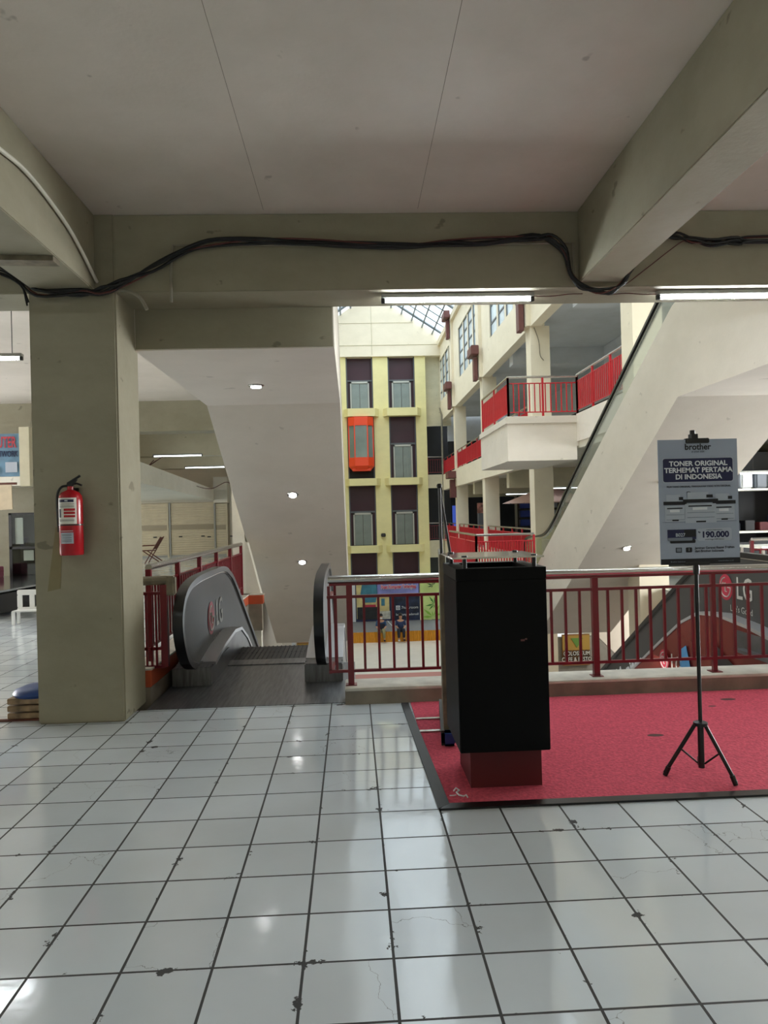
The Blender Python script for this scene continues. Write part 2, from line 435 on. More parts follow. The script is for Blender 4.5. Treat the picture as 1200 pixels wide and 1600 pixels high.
# ================================================================== THE SETTING
# floors
b = MB(); b.box(-12, 12, -7, 5.76, -0.12, 0)
b.box(-12, -1.86, 5.76, 30.5, -0.12, 0)
struct('floor', b, M_['tile'])
b = MB(); b.box(5.62, 12, 10.3, 41, -0.12, 0); b.box(2.6, 5.62, 15.9, 20.4, -0.12, 0)
struct('floor_gallery', b, M_['tile_far'])
b = MB(); b.box(-12, 14, 29.6, 41, -5.2, -5.0); struct('floor_ground', b, M_['tile_low'])
b = MB(); b.box(-12, 14, 5, 28.6, -5.2, -5.0); struct('floor_ground_near', b, M_['stage'])
b = MB(); b.box(-12, 14, 28.6, 29.6, -5.2, -4.995); struct('trim_1', b, mat('pink_stripe', '#b98078', .7))
# near bay: ceiling with its cast joints, beams and pillar
b = MB(); b.box(-12, 12, -7, 5.9, 3.77, 3.95)
struct('ceiling', b, M_['ceil'])
b = MB(); b.box(-12, -1.9, 5.9, 30.5, 3.77, 3.95); struct('ceiling_left', b, M_['ceil'])
bf = MB(); bf.box(-12, 12, 5.475, 5.92, 3.19, 3.77, .006)
struct('beam_front', bf, M_['olive'], 'long cream beam spanning the view under the ceiling')
b = MB(); b.box(1.78, 2.09, -7, 5.46, 3.22, 3.77, .006)
struct('beam_right', b, M_['olive'], 'cream beam running overhead towards the viewer on the right')
b = MB(); b.box(-2.30, -1.86, -7, 5.46, 3.20, 3.77, .006)
struct('beam_left', b, M_['olive'], 'cream beam running overhead towards the viewer on the left')
b = MB(); b.box(-2.35, -1.715, 5.46, 6.0, 0, 3.77, .012)
pil = struct('pillar', b, M_['olive'], 'square cream pillar with scuffed paint that carries the fire extinguisher')
b = MB(); b.prism([(-2.19, 1.455), (-2.14, 1.455), (-2.165, 1.0), (-2.26, .98)], 'Y', 5.457, 5.4595); o = obj('tape_residue', b, mat('tape_residue', '#857b58', .6, var=.1), pil); o['label'] = 'old strip of yellowed tape residue'
# hairline ceiling joints
for k, xs in enumerate(((-0.62, -0.60), (0.55, 0.55))):
    b = MB(); b.tube([(xs[0], -6.9, 3.77), (xs[1], 5.4, 3.77)], 0.0014, 4); struct('trim_%d' % (2+k), b, M_['wirebrown'])
# enclosing walls of the near bay
b = MB(); b.box(-12.2, -12, -7, 41, -5.2, 13); struct('wall_left', b, M_['cream'])
b = MB(); b.box(12, 12.2, -7, 41, -5.2, 13); struct('wall_right', b, M_['cream'])
b = MB(); b.box(-12, 12, -7.2, -7, 0, 3.95); struct('wall_back', b, M_['cream'])
# wall of the floors above our bay and left side of the atrium
b = MB(); b.box(-12, 12, 5.75, 5.92, 3.95, 11.2); struct('wall_front_upper', b, M_['facade'])
b = MB(); b.box(-2.85, -2.6, 5.92, 41, 3.95, 11.2); b.box(-12, -2.0, 30.5, 30.7, 0, 3.95); b.box(-2.85, -2.6, 30.7, 41, -5, 3.95); b.box(-12, -2.6, 41.0, 41.3, -5, 13); struct('wall_left_atrium', b, M_['facade'])
b = MB(); b.box(-2.3, -2.1, 6, 41, -5, -0.12); struct('wall_left_lower', b, M_['warm'])
# kerb under the near railing
b = MB(); b.box(-0.09, 3.95, 5.70, 6.02, -0.3, 0.105)
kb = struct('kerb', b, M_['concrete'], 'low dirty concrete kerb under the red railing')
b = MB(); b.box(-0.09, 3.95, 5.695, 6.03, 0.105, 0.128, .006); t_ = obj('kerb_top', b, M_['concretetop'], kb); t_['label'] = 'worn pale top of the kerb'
b = MB(); b.box(-12, 14, 5.76, 6.02, -5, -0.12); struct('wall_near_lower', b, M_['warm'])

# left gallery: kerb painted orange, beams, shops
b = MB(); b.box(-1.86, -1.68, 6.02, 11.75, 0.12, 0.26, .005); b.box(-1.86, -1.45, 11.6, 11.75, 0.12, 0.26)
struct('kerb_orange', b, M_['orange'], 'low kerb with a faded orange face beside the escalator going down')
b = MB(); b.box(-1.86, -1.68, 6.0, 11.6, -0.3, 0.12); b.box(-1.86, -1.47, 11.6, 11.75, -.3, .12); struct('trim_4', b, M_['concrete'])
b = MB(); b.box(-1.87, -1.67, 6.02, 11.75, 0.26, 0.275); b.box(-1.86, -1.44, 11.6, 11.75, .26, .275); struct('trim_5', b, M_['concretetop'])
b = MB(); b.prism([(-1.74, -1.2), (-1.52, -1.2), (-1.50, .26), (-1.70, 1.1), (-1.74, 1.1)], 'Y', 11.76, 11.95)
b.box(-1.93, -1.74, 11.75, 12.3, -5, 3.77)
struct('column_gallery', b, M_['white'], 'white column at the end of the left railing')
for k, y in enumerate((14.0, 19.4, 24.2)):
    b = MB(); b.box(-12, -1.9, y, y+.45, 3.19, 3.77); struct('beam_gallery_%s' % ('near', 'middle', 'far')[k], b, M_['olive'] if k == 0 else M_['cream'],
        ('nearest', 'second', 'farthest')[k] + ' cream ceiling beam crossing the left gallery')
b = MB(); b.prism([(-4.3, 15), (-5.6, 30), (-11.9, 30), (-11.9, 15)], 'Z', 2.27, 2.70)
struct('mezzanine', b, M_['white'], 'low white mezzanine edge slanting above the shuttered shops')
b = MB(); b.box(-11.9, -5.6, 30.0, 30.4, 2.2, 2.27); b.box(-5.6, -5.05, 29.7, 30.4, 2.15, 3.2); b.box(-5.05, -2.1, 30.2, 30.45, 0, 3.77)
struct('wall_left_end', b, M_['white'])

# ------------------------------------------------------------------ atrium far wall (elevator tower)
YW = 41.0
b = MB(); b.prism([(-2.6, 10.42), (5.62, 10.42), (5.62, 11.35), (1.35, 13.95), (-2.6, 11.35)], 'Y', YW-.25, YW+.4)
wf = struct('wall_far', b, M_['facade'])
b = MB(); b.tube([(1.35, YW-.26, 10.5), (1.35, YW-.26, 13.8)], .012, 4); b.tube([(-2.5, YW-.26, 11.05), (5.5, YW-.26, 11.05)], .02, 4); b.tube([(-2.5, YW-.26, 12.3), (3.7, YW-.26, 12.3)], .012, 4)
obj('plaster_joint', b, M_['cream'], wf)
b = MB()
for (x0, x1) in ((-2.6, -0.15), (1.37, 2.22), (3.75, 4.35)):
    b.box(x0, x1, YW-.1, YW+.4, -5, 10.42)
struct('wall_far_elevators', b, M_['yellow'])
b = MB(); b.box(4.35, 5.8, YW+.25, YW+.45, 6.5, 10.42); b.box(4.35, 5.8, YW+.0, YW+.45, 2.95, 3.7); b.box(4.35, 5.8, YW+.0, YW+.45, -1.0, -.05)
struct('wall_far_recess', b, M_['cream'])
b = MB(); b.box(-2.6, 5.8, YW+1.3, YW+1.5, -5, 10.4); struct('wall_far_shaft', b, M_['dark'])
# ledges with chamfered ends
for k, (z0, z1) in enumerate(((7.03, 7.47), (3.15, 3.55), (-.62, -.22))):
    b = MB()
    for (x0, x1) in ((-.35, 1.72), (1.85, 4.1)):
        b.prism([(x0, YW), (x0+.25, YW-.55), (x1-.3, YW-.55), (x1, YW)], 'Z', z0, z1)
    struct('trim_%d' % (6+k), b, M_['yellow'])
b = MB(); b.box(-2.6, 5.6, YW-.2, YW-.1, -2.0, -0.6+0); 
# shafts: each bay of each floor is one elevator opening
def elevator_bay(x0, x1, z0, z1, label, doors=True, transom=True):
    t = thing('elevator_shaft_bay', label, 'elevator shaft', ((x0+x1)/2, YW+.3, z0), 'elevator bays of the yellow tower')
    b = MB(); b.box(x0, x1, YW+.30, YW+.42, z0, z1); obj('back_panel', b, M_['maroon'], t)
    h = z1-z0
    if transom:
        b = MB(); b.box(x0, x1, YW+.22, YW+.30, z0+h*.55, z0+h*.58); obj('guide_beam', b, M_['frame'], t)
    if doors:
        cx = (x0+x1)/2; w = .46
        b = MB()
        b.box(cx-w-.08, cx-w, YW+.18, YW+.30, z0+.02, z0+h*.55); b.box(cx+w, cx+w+.08, YW+.18, YW+.30, z0+.02, z0+h*.55)
        b.box(cx-w-.08, cx+w+.08, YW+.18, YW+.30, z0+h*.55-.1, z0+h*.55)
        obj('door_frame', b, M_['doorframe'], t)
        for sx in (-1, 1):
            b = MB(); b.box(cx+min(0, sx*w)+.012, cx+max(0, sx*w)-.012, YW+.24, YW+.30, z0+.02, z0+h*.55-.1)
            for q in (.33, .66):
                b.box(cx+sx*w*q-.01, cx+sx*w*q+.01, YW+.225, YW+.24, z0+.05, z0+h*.5)
            obj('door_leaf', b, M_['door'], t)
    for x in (x0+.04, x1-.04):
        b = MB(); b.box(x-.03, x+.03, YW+.0, YW+.06, z0, z1); obj('guide_rail', b, M_['frame'], t)
    return t
names = [('left', -.15, 1.37), ('right', 2.22, 3.75)]
for nm, x0, x1 in names:
    elevator_bay(x0, x1, 7.47, 10.42, 'topmost bay of the %s elevator shaft, maroon with grey doors' % nm)
    if nm == 'right': elevator_bay(x0, x1, 3.55, 7.03, 'right elevator shaft bay beside the orange elevator cab', True)
    else: elevator_bay(x0, x1, 3.55, 7.03, 'left elevator shaft bay holding the orange elevator cab', False, False)
    elevator_bay(x0, x1, -.22, 3.15, '%s elevator shaft bay below the orange cab level, grey doors' % nm)
    elevator_bay(x0, x1, -2.1, -.62, 'lowest %s elevator shaft panel, plain maroon above the banner' % nm, False, False)
# the panoramic elevator cab
cabt = thing('elevator_cab', 'orange-red glass elevator cab stopped in the left shaft', 'elevator', (.62, YW-.1, 3.9))
def octp(x0, x1, y0, y1, ch): return [(x0, y1), (x0, y0+ch), (x0+ch, y0), (x1-ch, y0), (x1, y0+ch), (x1, y1)]
b = MB(); b.prism(octp(-.1, 1.32, YW-.75, YW+.15, .34), 'Z', 6.50, 6.98); obj('top_cowl', b, M_['orangered'], cabt)
b = MB(); b.prism(octp(-.1, 1.32, YW-.75, YW+.15, .34), 'Z', 4.25, 4.72); b.prism([(.1, YW-.55), (1.12, YW-.55), (1.12, YW+.1), (.1, YW+.1)], 'Z', 3.98, 4.12)
t2 = octp(-.1, 1.32, YW-.75, YW+.15, .34); t3 = octp(.12, 1.1, YW-.5, YW+.1, .2)
va = [b.bm.verts.new((p[0], p[1], 4.25)) for p in t2]; vb = [b.bm.verts.new((p[0], p[1], 3.98)) for p in t3]
for i in range(6): b.bm.faces.new((va[i], va[(i+1) % 6], vb[(i+1) % 6], vb[i]))
obj('bottom_cowl', b, M_['orangered'], cabt)
b = MB(); b.prism(octp(-.06, 1.28, YW-.71, YW+.15, .33), 'Z', 4.72, 6.50); obj('cab_glazing', b, M_['cabglass'], cabt)
b = MB()
for (x, y) in ((.25, YW-.73), (.97, YW-.73), (-.07, YW-.38), (1.29, YW-.38)): b.box(x-.03, x+.03, y-.02, y+.03, 4.72, 6.5)
obj('mullions', b, M_['orangered'], cabt)
b = MB(); b.box(-.1, 1.32, YW+.05, YW+.2, 3.6, 3.95); obj('shaft_buffer', b, M_['dark'], cabt)
# small floodlight on the tower
fl = thing('wall_lamp', 'small black floodlight on the yellow pier between the lowest elevator doors', 'lamp', (1.72, YW-.25, .3))
b = MB(); b.box(1.6, 1.86, YW-.3, YW-.18, .25, .45, .03); obj('lamp_housing', b, M_['black'], fl)
b = MB(); b.box(1.70, 1.76, YW-.2, YW-.1, .30, .40); obj('bracket', b, M_['frame'], fl)
b = MB(); b.box(1.64, 1.82, YW-.31, YW-.295, .30, .41); obj('lens', b, M_['panelgrey'], fl)

# glass roof
rf = thing('glass_roof', 'pitched glass roof over the atrium', 'roof', (1.35, 6, 11.2), kind='structure')
def roofside(xe):
    b = MB(); x0, z0, x1, z1 = 1.35, 13.95, xe, 11.3
    v = [b.bm.verts.new(p) for p in ((x0, 5.9, z0), (x0, YW, z0), (x1, YW, z1), (x1, 5.9, z1))]; b.bm.faces.new(v)
    obj('glass_pane', b, M_['roofglass'], rf)
    b = MB()
    for k in range(0, 8):
        f = k/7; b.tube([(x0+(x1-x0)*f, 5.9, z0+(z1-z0)*f-.03), (x0+(x1-x0)*f, YW, z0+(z1-z0)*f-.03)], .05, 4)
    for k in range(0, 30):
        y = 6+k*1.2
        b.tube([(x0, y, z0-.04), (x1, y, z1-.04)], .08 if k % 4 == 0 else .035, 4)
    obj('roof_bars', b, M_['framelight'], rf)
roofside(5.35); roofside(-2.65)

# ------------------------------------------------------------------ right gallery facade, plane X = 5.2
FX = 5.2
cols = (13.0, 20.4, 28.0, 35.6)
for k, y in enumerate(cols):
    b = MB(); b.box(FX, FX+.55, y, y+.56, -5, 6.75)
    struct('column_facade_%s' % ('near', 'second', 'third', 'far')[k], b, M_['facade'], ('nearest', 'second', 'third', 'farthest')[k] + ' cream column of the right-hand gallery')
    b = MB(); b.box(FX-.12, FX+.4, y-.05, y+.61, 6.75, 11.25); struct('trim_%d' % (20+k), b, M_['facade'])
wins = []
b = MB()
for k in range(4):
    y0 = cols[k]+.61; y1 = (cols[k+1] if k < 3 else YW+.2)-.05
    wy0, wy1, wz0, wz1 = y0+.2, y0+5.3, 7.85, 10.15
    b.box(FX, FX+.3, y0, y1, 6.73, wz0); b.box(FX, FX+.3, y0, y1, wz1, 11.25)
    b.box(FX, FX+.3, y0, wy0, wz0, wz1); b.box(FX, FX+.3, wy1, y1, wz0, wz1)
    b.box(FX-.14, FX, y0, y1, 10.95, 11.25)
    wins.append((wy0, wy1, wz0, wz1))
b.box(FX, FX+.3, 5.92, 12.95, 6.73, 11.25)
struct('wall_right_upper', b, M_['facade'])
for k, (y0, y1, z0, z1) in enumerate(wins):
    w = MB(); w.box(FX+.07, FX+.15, y0, y1, z0, z1)
    wo = struct('window_%d' % (k+1), w, M_['winglass'])
    w = MB()
    for j in (1, 2, 3):
        y = y0+(y1-y0)*j/4; w.box(FX+.03, FX+.07, y-.11, y+.11, z0, z1)
    obj('window_mullions', w, M_['facade'], wo)
    w = MB()
    for j in range(4):
        a, c = y0+(y1-y0)*j/4+(.13 if j else 0), y0+(y1-y0)*(j+1)/4-(.13 if j < 3 else 0)
        w.box(FX+.04, FX+.07, a, a+.05, z0, z1); w.box(FX+.04, FX+.07, c-.05, c, z0, z1)
        for q in (0, .22, .5, .78, 1): z = z0+(z1-z0)*q; w.box(FX+.045, FX+.07, a, c, z-.035, z+.035)
    obj('window_frame', w, M_['frame'], wo)
# brown scupper brackets at the column heads
brk = None
def bracket(y, z, label):
    t = thing('downpipe_bracket', label, 'bracket', (FX-.2, y+.28, z), 'brown brackets on the gallery columns')
    e = FX-.15 if z > 5 else FX-.01
    b = MB(); b.box(FX-.45, e, y-.25, y+.75, z+.6, z+.95, .02); obj('head_box', b, M_['brown'], t)
    b = MB(); b.box(FX-.30, e, y+.1, y+.45, z-.35, z+.55, .01); obj('lower_box', b, M_['brown'], t)
for y, nm in zip(cols[1:], ('second', 'third', 'farthest')):
    bracket(y, 7.0, 'brown box bracket above the upper opening on the %s gallery column' % nm)
bracket(35.6, 10.5, 'brown box bracket under the glass roof eave, farthest from the viewer')
bracket(28.0, 10.5, 'brown box bracket under the glass roof eave, nearer than the farthest one')
bracket(35.6, 2.6, 'brown box bracket below the middle floor on the farthest gallery column')
bracket(35.6, -1.4, 'brown box bracket below the lower gallery rail')
# slabs and spandrels
b = MB()
b.box(FX-.05, FX+.2, 20.4, YW, 2.8, 3.65)
struct('trim_9', b, M_['facade'])
b = MB(); b.box(FX-.05, FX+.2, 20.4, YW, -.85, -.02)
struct('trim_10', b, M_['facade'])
b = MB(); b.box(FX-.1, FX+.25, 20.4, YW, -.02, .03); struct('trim_11', b, mat('pinkish_ledge', '#d99a8c', .7))
b = MB(); b.box(FX+.2, 12, 13.0, YW, 2.95, 3.64); struct('floor_upper', b, M_['white'])
b = MB(); b.box(FX+.3, 12, 5.92, YW, 6.95, 7.2); struct('ceiling_upper', b, M_['greywall'])
b = MB(); b.box(FX+.3, 12, 16.9, 17.4, 6.4, 6.95); b.box(FX+.3, 12, 24, 24.5, 6.4, 6.95); b.box(8.6, 9.1, 6, 24, 6.3, 6.95); struct('beam_upper_gallery', b, M_['greywall'], 'pale grey ceiling beams inside the upper right gallery')
b = MB(); b.box(9.6, 9.8, 5.92, 24.5, 3.65, 6.95); struct('wall_upper_gallery', b, M_['greywall'])
b = MB(); b.box(9.6, 9.8, 24.5, YW, 3.65, 5.6); struct('wall_upper_shops', b, M_['dark'])
b = MB(); b.box(9.6, 9.8, 24.5, YW, 5.6, 6.95); struct('wall_upper_shops_frieze', b, M_['greywall'])
b = MB(); b.box(9.6, 9.8, 17.0, YW, 0, 2.95); struct('wall_lower_shops', b, M_['dark'])
b = MB(); b.box(5.65, 12, YW+.3, YW+.5, -.1, 2.95); b.box(5.6, 12, YW+.3, YW+.5, 3.6, 5.6); struct('wall_gallery_end', b, M_['dark'])
b = MB(); b.box(5.6, 12, YW+.3, YW+.5, 5.6, 11.3); struct('wall_gallery_end_upper', b, M_['greywall'])
b = MB()
for y in (24.6, 31.6, 38): b.box(FX+.2, 9.6, y, y+.4, 2.3, 2.95)
struct('beam_lower_gallery', b, M_['cream'], 'cream beams inside the lower right gallery')

# balcony that projects at the upper level
bal = [(3.7, 20.4), (3.7, 16.9), (5.35, 16.9), (5.35, 12.9), (5.62, 12.9), (5.62, 20.4)]
b = MB(); b.prism([(3.7, 20.4), (3.7, 16.9), (5.35, 16.9), (5.62, 16.9), (5.62, 20.4)], 'Z', 3.0, 3.72)
b.prism([(3.66, 20.4), (3.66, 16.86), (5.38, 16.86), (5.38, 20.4)], 'Z', 3.55, 3.68)
b.box(5.35, 5.62, 13.5, 16.9, 3.1, 3.75)
vt = [(3.7, 20.4, 3.0), (3.7, 16.9, 3.0), (5.35, 16.9, 3.0), (5.35, 20.4, 3.0)]
vd = [(3.7, 20.4, 2.68), (3.7, 16.9, 2.68), (5.35, 16.9, 2.68), (5.35, 20.4, 2.68)]
b.box(3.7, 5.35, 16.9, 20.4, 2.67, 3.0)
struct('balcony', b, M_['warm'], 'cream concrete balcony jutting out of the upper right gallery')

def railing(name, label, pts, zb, zt, group, spacing=.12, m=None, steel=None, post_every=1.5, br=.009, rails=(0.0, .84), single=True, hr=.028):
    """a straight run of railing from pts[0] to pts[1]: handrail, rails, posts, balusters as parts"""
    m = m or M_['redrail']; steel = steel or M_['steel']
    A = Vector((pts[0][0], pts[0][1], 0)); B = Vector((pts[1][0], pts[1][1], 0)); Ln = (B-A).length; d = (B-A)/Ln
    t = thing(name, label, 'railing', (A.x, A.y, zb), group)
    H = zt-zb
    b = MB(); b.tube([A+Vector((0, 0, zt)), B+Vector((0, 0, zt))], hr, 10); obj('handrail', b, steel, t, True)
    b = MB(); b.tube([A+Vector((0, 0, zb+.12)), B+Vector((0, 0, zb+.12))], .014, 4); obj('bottom_rail', b, m, t)
    zm = zt-.15
    b = MB(); b.tube([A+Vector((0, 0, zm)), B+Vector((0, 0, zm))], .014, 4); obj('top_rail', b, m, t)
    n = max(1, round(Ln/post_every))
    for i in range(n+1):
        p = A+d*Ln*i/n; b = MB(); b.box(p.x-.022, p.x+.022, p.y-.022, p.y+.022, zb, zt-hr*.5); obj('post', b, m, t)
    k = int(Ln/spacing)
    if k <= 96 and not single:
        for i in range(1, k):
            p = A+d*Ln*i/k; b = MB(); b.box(p.x-br, p.x+br, p.y-br, p.y+br, zb+.12, zm); obj('baluster', b, m, t)
    else:
        b = MB()
        for i in range(1, k):
            p = A+d*Ln*i/k; b.box(p.x-br, p.x+br, p.y-br, p.y+br, zb+.12, zm)
        o = obj('baluster_row', b, m, t); o['kind'] = 'stuff'
    return t
G1 = 'red railings of the right-hand gallery'
railing('railing', 'red railing along the left flank of the jutting balcony', [(3.75, 20.3), (3.75, 16.95)], 3.70, 4.65, G1, .12, M_['redfar'], br=.013, single=False)
railing('railing', 'red railing across the front of the jutting balcony', [(3.75, 16.95), (5.4, 16.95)], 3.70, 4.65, G1, .12, M_['redfar'], post_every=.8, single=False, br=.012)
railing('railing', 'red railing of the upper gallery nearest the escalator', [(5.4, 16.95), (5.4, 13.6)], 3.74, 4.68, G1, .12, M_['redfar'], post_every=1.1, single=False, br=.013)
for k, (a, c) in enumerate(((28.6, 35.55), (36.2, YW-.1), (21.0, 27.95))):
    railing('railing', 'red railing of the upper gallery, ' + ('between the third and farthest columns', 'farthest bay by the elevator tower', 'bay behind the balcony')[k],
            [(FX+.08, c), (FX+.08, a)], 3.65, 4.58, G1, .12, M_['redfar'], br=.013)
    railing('railing', 'red railing of the lower gallery, ' + ('between the third and farthest columns', 'farthest bay by the elevator tower', 'bay in front of the cafe umbrella')[k],
            [(FX+.08, c), (FX+.08, a)], .03, .95, G1, .12, M_['redfar'], br=.013)
railing('railing', 'dark red railing in the upper recess right of the elevators', [(4.38, YW), (5.2, YW)], 3.7, 4.7, G1, .12, M_['redrail'], post_every=.8)
railing('railing', 'dark red railing in the lower recess right of the elevators', [(4.38, YW), (5.2, YW)], -.05, .95, G1, .12, M_['redrail'], post_every=.8)
railing('railing', 'red railing at the foot of the right escalator, slanting side', [(2.72, 15.9), (4.02, 15.95)], .0, .98, G1, .06, M_['redfar'], br=.014)
railing('railing', 'red railing at the foot of the right escalator, outer side', [(2.72, 20.2), (2.72, 15.9)], .0, .98, G1, .12, M_['redfar'], br=.013)
railing('railing', 'red railing far right, in front of the shop display', [(5.85, 10.4), (8.8, 10.4)], .0, .98, G1, .12, M_['redrail'], br=.011, single=False)

# ------------------------------------------------------------------ escalators from the floor above: two boxed trusses
UND = [(5.93, 2.86), (8.85, 2.86), (15.95, -1.26), (18.2, -1.26)]
TOP = [(18.2, 0.0), (16.4, 0.12), (16.0, .28), (8.95, 4.02), (8.6, 4.1), (5.93, 4.1)]
def truss(x0, x1, label):
    t = thing('escalator', label, 'escalator', ((x0+x1)/2, 16, -1.26))
    b = MB(); b.prism(UND+TOP, 'X', x0, x1); obj('truss_casing', b, M_['warm'], t)
    return t
def hr_band(b, prof, x, w=.045, th=.05):
    b.band(prof, x-w, x+w, th)
def handrail_profile(y_top, z_top, y_kink, y_end, slope=.577):
    pass
t1 = truss(-1.72, -.11, 'boxed white escalator descending from the floor above, left of the atrium view')
b = MB(); b.box(-1.71, -.12, 5.925, 6.02, 2.87, 3.3); o = obj('end_fascia', b, M_['olive'], t1)
t2_ = truss(4.09, 5.70, 'boxed white escalator descending from the floor above on the right')
def upper_balustrade(t, xb, nm):
    # glass panels and handrail above the truss
    prof = smooth_path([(5.93, 4.98), (8.2, 4.98), (9.0, 4.80), (9.83, 4.34), (11.48, 3.45), (14.21, 1.95), (15.33, 1.27), (16.0, .98), (16.6, .88), (17.5, .84), (17.95, .74), (18.12, .5), (18.0, .24)], 5)
    prof = [(p[0], p[1]) for p in prof]
    b = MB(); b.band(prof, xb-.04, xb+.04, -.045); obj('handrail', b, M_['rubber'], t)
    b = MB(); b.band([(p[0], p[1]-.01) for p in prof[:-12]], xb-.018, xb+.018, .035); obj('handrail_guide', b, M_['steel'], t)
    base = [(5.93, 4.1), (8.6, 4.1), (8.95, 4.02), (16.0, .28), (16.4, .12), (17.8, .0)]
    poly = [(p[0], p[1]-.02) for p in prof] + base[::-1]
    b = MB(); b.prism(poly, 'X', xb-.006, xb+.006); obj('glass_panel', b, M_['glass'], t)
upper_balustrade(t1, -1.48, ''); upper_balustrade(t1, -.35, ''); upper_balustrade(t2_, 4.33, ''); upper_balustrade(t2_, 5.46, '')
# recessed lamps in the undersides
def downlight(x, y, label):
    if y < 8.85: z, tilt = 2.86, 0
    else: z, tilt = 2.86-(y-8.85)*(4.12/7.1), math.atan2(-4.12, 7.1)
    n = Vector((0, math.sin(tilt), -math.cos(tilt)))
    t = thing('downlight', label, 'ceiling lamp', (x, y, z), 'small downlights in the escalator undersides')
    for nm, r0_, r1_, h, mm in (('rim', .075, .085, .014, M_['steel']), ('lens', .055, .05, .024, M_['spot'])):
        b = MB(); p = Vector((x, y, z)); b.tube([p, p+n*h], [r1_, r0_], 16); obj(nm, b, mm, t)
from_px = [(-.96, 7.56, 'downlight in the flat underside of the left escalator'), (-.86, 10.65, 'upper downlight on the sloping underside of the left escalator'), (-.88, 12.55, 'lower downlight on the sloping underside of the left escalator'),
           (4.63, 10.55, 'upper downlight on the sloping underside of the right escalator'), (4.75, 12.4, 'lower downlight on the sloping underside of the right escalator')]
for x, y, l in from_px: downlight(x, y, l)

# ------------------------------------------------------------------ escalators down to the ground floor
SL = .58
def slope_pts(y0, z0, y1): return [(y0, z0), (y1, z0-(y1-y0)*SL)]
def lower_escalator(x0, x1, label, clad):
    t = thing('escalator', label, 'escalator', ((x0+x1)/2, 7, 0))
    # landing plate, comb, steps
    b = MB(); b.box(x0+.07 if x0 < 0 else x0, x1+.02, 5.765, 7.35, -.03, .004); obj('landing_plate', b, M_['darkmetal'], t)
    b = MB(); b.box(x0+.30, x1-.30, 7.36, 7.62, -.03, .012, .004); obj('comb_plate', b, M_['darkmetal'], t)
    for i in range(9):
        y = 7.63+i*.4; z = 0.0 if i < 2 else -(i-1)*.4*SL
        b = MB(); b.box(x0+.32, x1-.32, y, y+.395, z-.25, z)
        for q in range(22):
            xq = x0+.34+q*(x1-x0-.68)/21; b.box(xq-.006, xq+.006, y+.005, y+.39, z, z+.008)
        obj('step', b, M_['combmetal'], t)
    # casing below
    und = [(6.03, -1.1), (8.4, -1.1), (13.6, -4.2), (13.6, -4.95), (15.2, -4.95), (15.2, -4.2), (8.9, -.45), (8.5, -.3), (6.03, -.3)]
    b = MB(); b.prism(und, 'X', x0+.115, x1-.02); obj('truss_casing', b, clad, t)
    # decks with an arched silver trim
    deck = [(6.62, .03), (6.75, .14), (7.3, .215), (7.9, .255), (8.35, .215), (8.8, .04), (9.25, -.21), (9.67, -.45), (14.6, -3.31)]
    for xs, w in ((x0+.27, .12), (x1-.27, .12)):
        xa, xb_ = xs-w-.05, xs+w+.03
        if xs > (x0+x1)/2: xa, xb_ = xs-w-.03, xs+w+.05
        low = [(14.6, -4.3), (8.8, -1.25), (6.62, -1.1)]
        b = MB(); b.prism(deck+low+[(6.62, -.1)], 'X', xa, xb_); obj('skirt_cladding', b, clad, t)
        b = MB(); b.band(deck[1:], xa-.012, xb_+.012, -.035); obj('deck_trim', b, M_['chrome'], t)
        b = MB(); b.box(xa-.01, xb_+.01, 6.5, 6.66, 0, .17, .01)
        b.box(xa-.01, xb_+.01, 6.64, 7.5, -.02, .17); obj('newel_base', b, M_['darkmetal'], t)
        # panel and handrail
        hp = smooth_path([(6.95, .17), (6.55, .20), (6.22, .34), (6.06, .62), (6.2, .82), (6.6, .905), (7.3, .92), (7.95, .915), (8.35, .84), (8.9, .60), (10.95, -.585), (14.6, -2.70)], 6)
        hp = [(p[0], p[1]) for p in hp]
        b = MB(); b.band(hp, xs-.042, xs+.042, .055 * -1); obj('handrail', b, M_['rubber'], t, True)
        b = MB(); b.band(hp[5:-2], xs-.03, xs+.03, .012); obj('handrail_guide', b, M_['steel'], t)
        inner = [(p[0], p[1]) for p in hp]
        poly = inner + [(14.6, -3.33), (9.67, -.47), (9.25, -.23), (8.8, .02), (8.35, .19), (7.9, .235), (7.3, .19)]
        b = MB(); b.prism(poly, 'X', xs-.016, xs+.016); o = obj('balustrade_panel', b, M_['panelgrey'], t)
    return t
eL = lower_escalator(-1.72, -.03, 'escalator going down from the dark metal plate beside the pillar', M_['darkmetal'])
eR = lower_escalator(3.93, 5.60, 'escalator going down on the far right with the carpet reflection painted on its cladding', mat('carpet_reflection_cladding', '#8a3a34', .22, .5, var=.2, scale=1))  # red of the cladding is the carpet's reflection put into the colour
